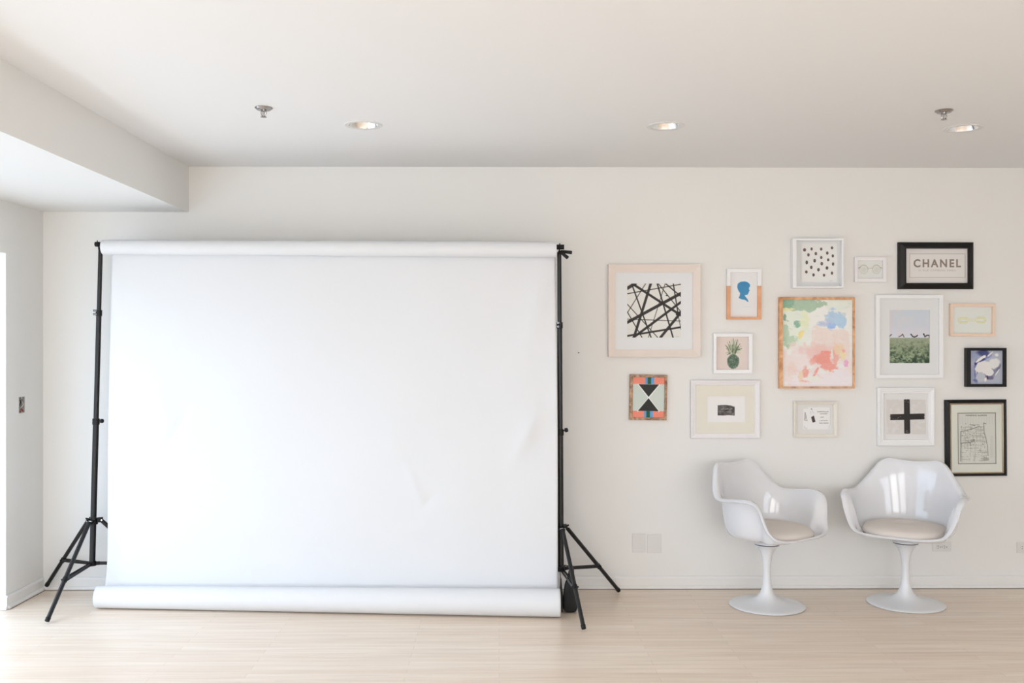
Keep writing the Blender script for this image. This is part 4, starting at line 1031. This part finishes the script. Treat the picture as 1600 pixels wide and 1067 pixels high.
picture('small black-framed picture of navy and grey swirls around a white shape', (1510.5, 543.5, 1573, 604.5), (1517.2, 547.8, 1568.2, 600), M['f_black'], 0.034, 'flat', A, 0.020)
# 13 handwritten note
A = Canvas(1246, 631.5, 1303.5, 679.5, (200, 195, 189), 3)
def hz(x, y): return 1220 + x / 6.154, 590 + y / 6.154
a, b = hz(215, 300); c_, d_ = hz(475, 495); A.rect(hz(262, 0)[0], hz(0, 285)[1], c_, d_, (211, 206, 201)); A.rect(a, b, c_, d_, (210, 205, 200))
A.line(c_, hz(0, 285)[1], c_, hz(0, 455)[1], .5, (176, 168, 160), .7)
DK = (78, 66, 66)
A.poly([hz(292, 380), hz(318, 364), hz(334, 424), hz(306, 432)], (62, 50, 52)); A.blob(*hz(295, 302), 1.0, .9, (110, 98, 96))
for P_ in ([(232, 335), (228, 405)], [(234, 335), (252, 412)], [(228, 408), (254, 412)], [(240, 360), (236, 400)]): A.line(*hz(*P_[0]), *hz(*P_[1]), .8, (120, 108, 108), .8)
for P_ in ([(300, 310), (318, 345)], [(286, 325), (292, 350)], [(225, 465), (230, 484)], [(230, 484), (254, 488)], [(465, 460), (462, 490)]): A.line(*hz(*P_[0]), *hz(*P_[1]), .5, (150, 142, 138), .7)
for y, xa, xb, w in ((328, 352, 458, .9), (348, 378, 446, .8), (380, 384, 412, .9), (414, 370, 376, .9), (414, 384, 404, .9), (414, 412, 450, .9), (437, 370, 404, 1), (437, 412, 458, 1)):
    x = xa
    while x < xb: A.line(*hz(x, y + A.rng.uniform(-3, 3)), *hz(x + 4, y + A.rng.uniform(-3, 3)), w * .8, (120, 110, 106), .85, .3); x += 6
picture('small cream-framed handwritten note with a tiny dark red sketch, below the pastel painting', (1240.8, 627.2, 1309, 683.5), (1246.3, 632.2, 1303.2, 678.6), M['f_cream'], 0.026, 'step', A, 0.006)
# 14 plus sign
A = Canvas(1382, 614.5, 1452.5, 687, (205, 200, 195), 3)
def qz(x, y): return 1220 + x / 6.154, 590 + y / 6.154
a, b = qz(1015, 210); c_, d_ = qz(1398, 545); A.rect(a, b, c_, d_, (193, 186, 179), 1, .8); A.mix(np.clip(A.noise(5, 4, 2) * 1.2, 0, 1) * (A.X > a) * (A.X < c_) * (A.Y > b) * (A.Y < d_), (206, 200, 195), .8)
def stroke(x0, y0, x1, y1, w, n=60):
    for k in range(n):
        o_ = A.rng.uniform(-.5, .5) * w; vert = abs(x1 - x0) < abs(y1 - y0); e0, e1 = A.rng.uniform(-1.2, 1.2, 2)
        if vert: A.line(x0 + o_, y0 + e0, x1 + o_, y1 + e1, .7, (42, 38, 37), .95)
        else: A.line(x0 + e0, y0 + o_, x1 + e1, y1 + o_, .7, (42, 38, 37), .95)
stroke(*qz(1212, 216), *qz(1216, 530), 8.6); stroke(*qz(1060, 380), *qz(1374, 374), 8.4)
for x, y in ((1080, 395), (1100, 400), (1130, 385), (1150, 375), (1120, 398), (1212, 510), (1222, 525), (1205, 520), (1190, 230), (1225, 235)):
    a, b = qz(x, y); A.blob(a, b, 1.3, .5, (126, 118, 114), .7, .3, .4, 2, x)
picture('square white-framed picture of a black brushed plus sign above the right chair', (1372, 605.3, 1461, 697), (1382.3, 615.3, 1452, 687), M['f_white'], 0.026, 'step', A, 0.006)
# 15 map
A = Canvas(1496.5, 644.5, 1556.5, 725, (207, 203, 193), 3)
def mz(x, y): return 1460 + x / 6.667, 600 + y / 6.667
x0_, y0_, x1_, y1_ = 1497, 645.3, 1555.8, 724.3
INK = (128, 122, 112)
land = lambda y: 1537.5 + (y - 660) * .10 if y > 662 else 1537
for k in range(90):
    yy = A.rng.uniform(662, 721); xx = A.rng.uniform(1500, land(yy) - 3); L = A.rng.uniform(3, 16); xe = min(xx + L, land(yy))
    A.line(xx, yy, xe, yy + A.rng.uniform(-.3, .3), .35, INK, A.rng.uniform(.25, .7), .3)
for k in range(90):
    yy = A.rng.uniform(664, 716); xx = A.rng.uniform(1500, land(yy) - 1); L = A.rng.uniform(3, 14)
    A.line(xx, yy, xx + A.rng.uniform(-.3, .3), min(yy + L, 722), .35, INK, A.rng.uniform(.25, .7), .3)
for k in range(60):
    yy = A.rng.uniform(662, 720); xx = A.rng.uniform(1501, land(yy) - 2); A.blob(xx, yy, .8, .6, (110, 104, 96), .6, .4, .4, 2, k)
for P_ in ([(275, 495), (345, 480), (430, 455), (470, 440)], [(275, 620), (300, 612), (370, 610), (415, 575), (415, 595), (390, 605)], [(515, 405), (518, 500), (535, 560), (552, 650), (558, 745)], [(515, 408), (540, 415)], [(345, 595), (375, 615), (380, 640)], [(275, 495), (275, 620), (272, 800)], [(390, 425), (425, 430)]):
    for p, q in zip(P_, P_[1:]): A.line(*mz(*p), *mz(*q), .8, (96, 90, 84), .9)
for x in np.arange(1500, 1555, 4.2): A.line(x, 651, x + .1, 662, .35, (150, 146, 138), .35)
A.rect(*mz(505, 768), *mz(565, 798), (150, 144, 138), .7)
for y in np.arange(682, 715, 1.6): A.line(1547.5, y, 1551.5, y, .4, (160, 156, 150), .4)
for p in (((x0_, y0_), (x1_, y0_)), ((x1_, y0_), (x1_, y1_)), ((x1_, y1_), (x0_, y1_)), ((x0_, y1_), (x0_, y0_))): A.line(*p[0], *p[1], .9, (84, 76, 70), .95)
t15, _ = picture('framed street map in black and gold with ivory mat, lowest at the right', (1478.3, 624.6, 1575, 744.3), (1485, 629.5, 1569.6, 740.2), M['f_black'], 0.026, 'slope_out', A, 0.007, M['mat_c'], (1496.5, 644.5, 1556.5, 725), tilt=-0.5, glass=True, lip=((1487.2, 632, 1566.8, 738), M['f_gold']))
x_, z_ = rel(t15['_c'], 1525.8, 649, .0078); text(t15, 'HINSDALE, ILLINOIS', x_, z_, .0078, 0.0125, M['inkdark'], 'map_title', width=0.130, bold=0.0001)
for o in list(COL.objects):
    if '_c' in o: del o['_c']
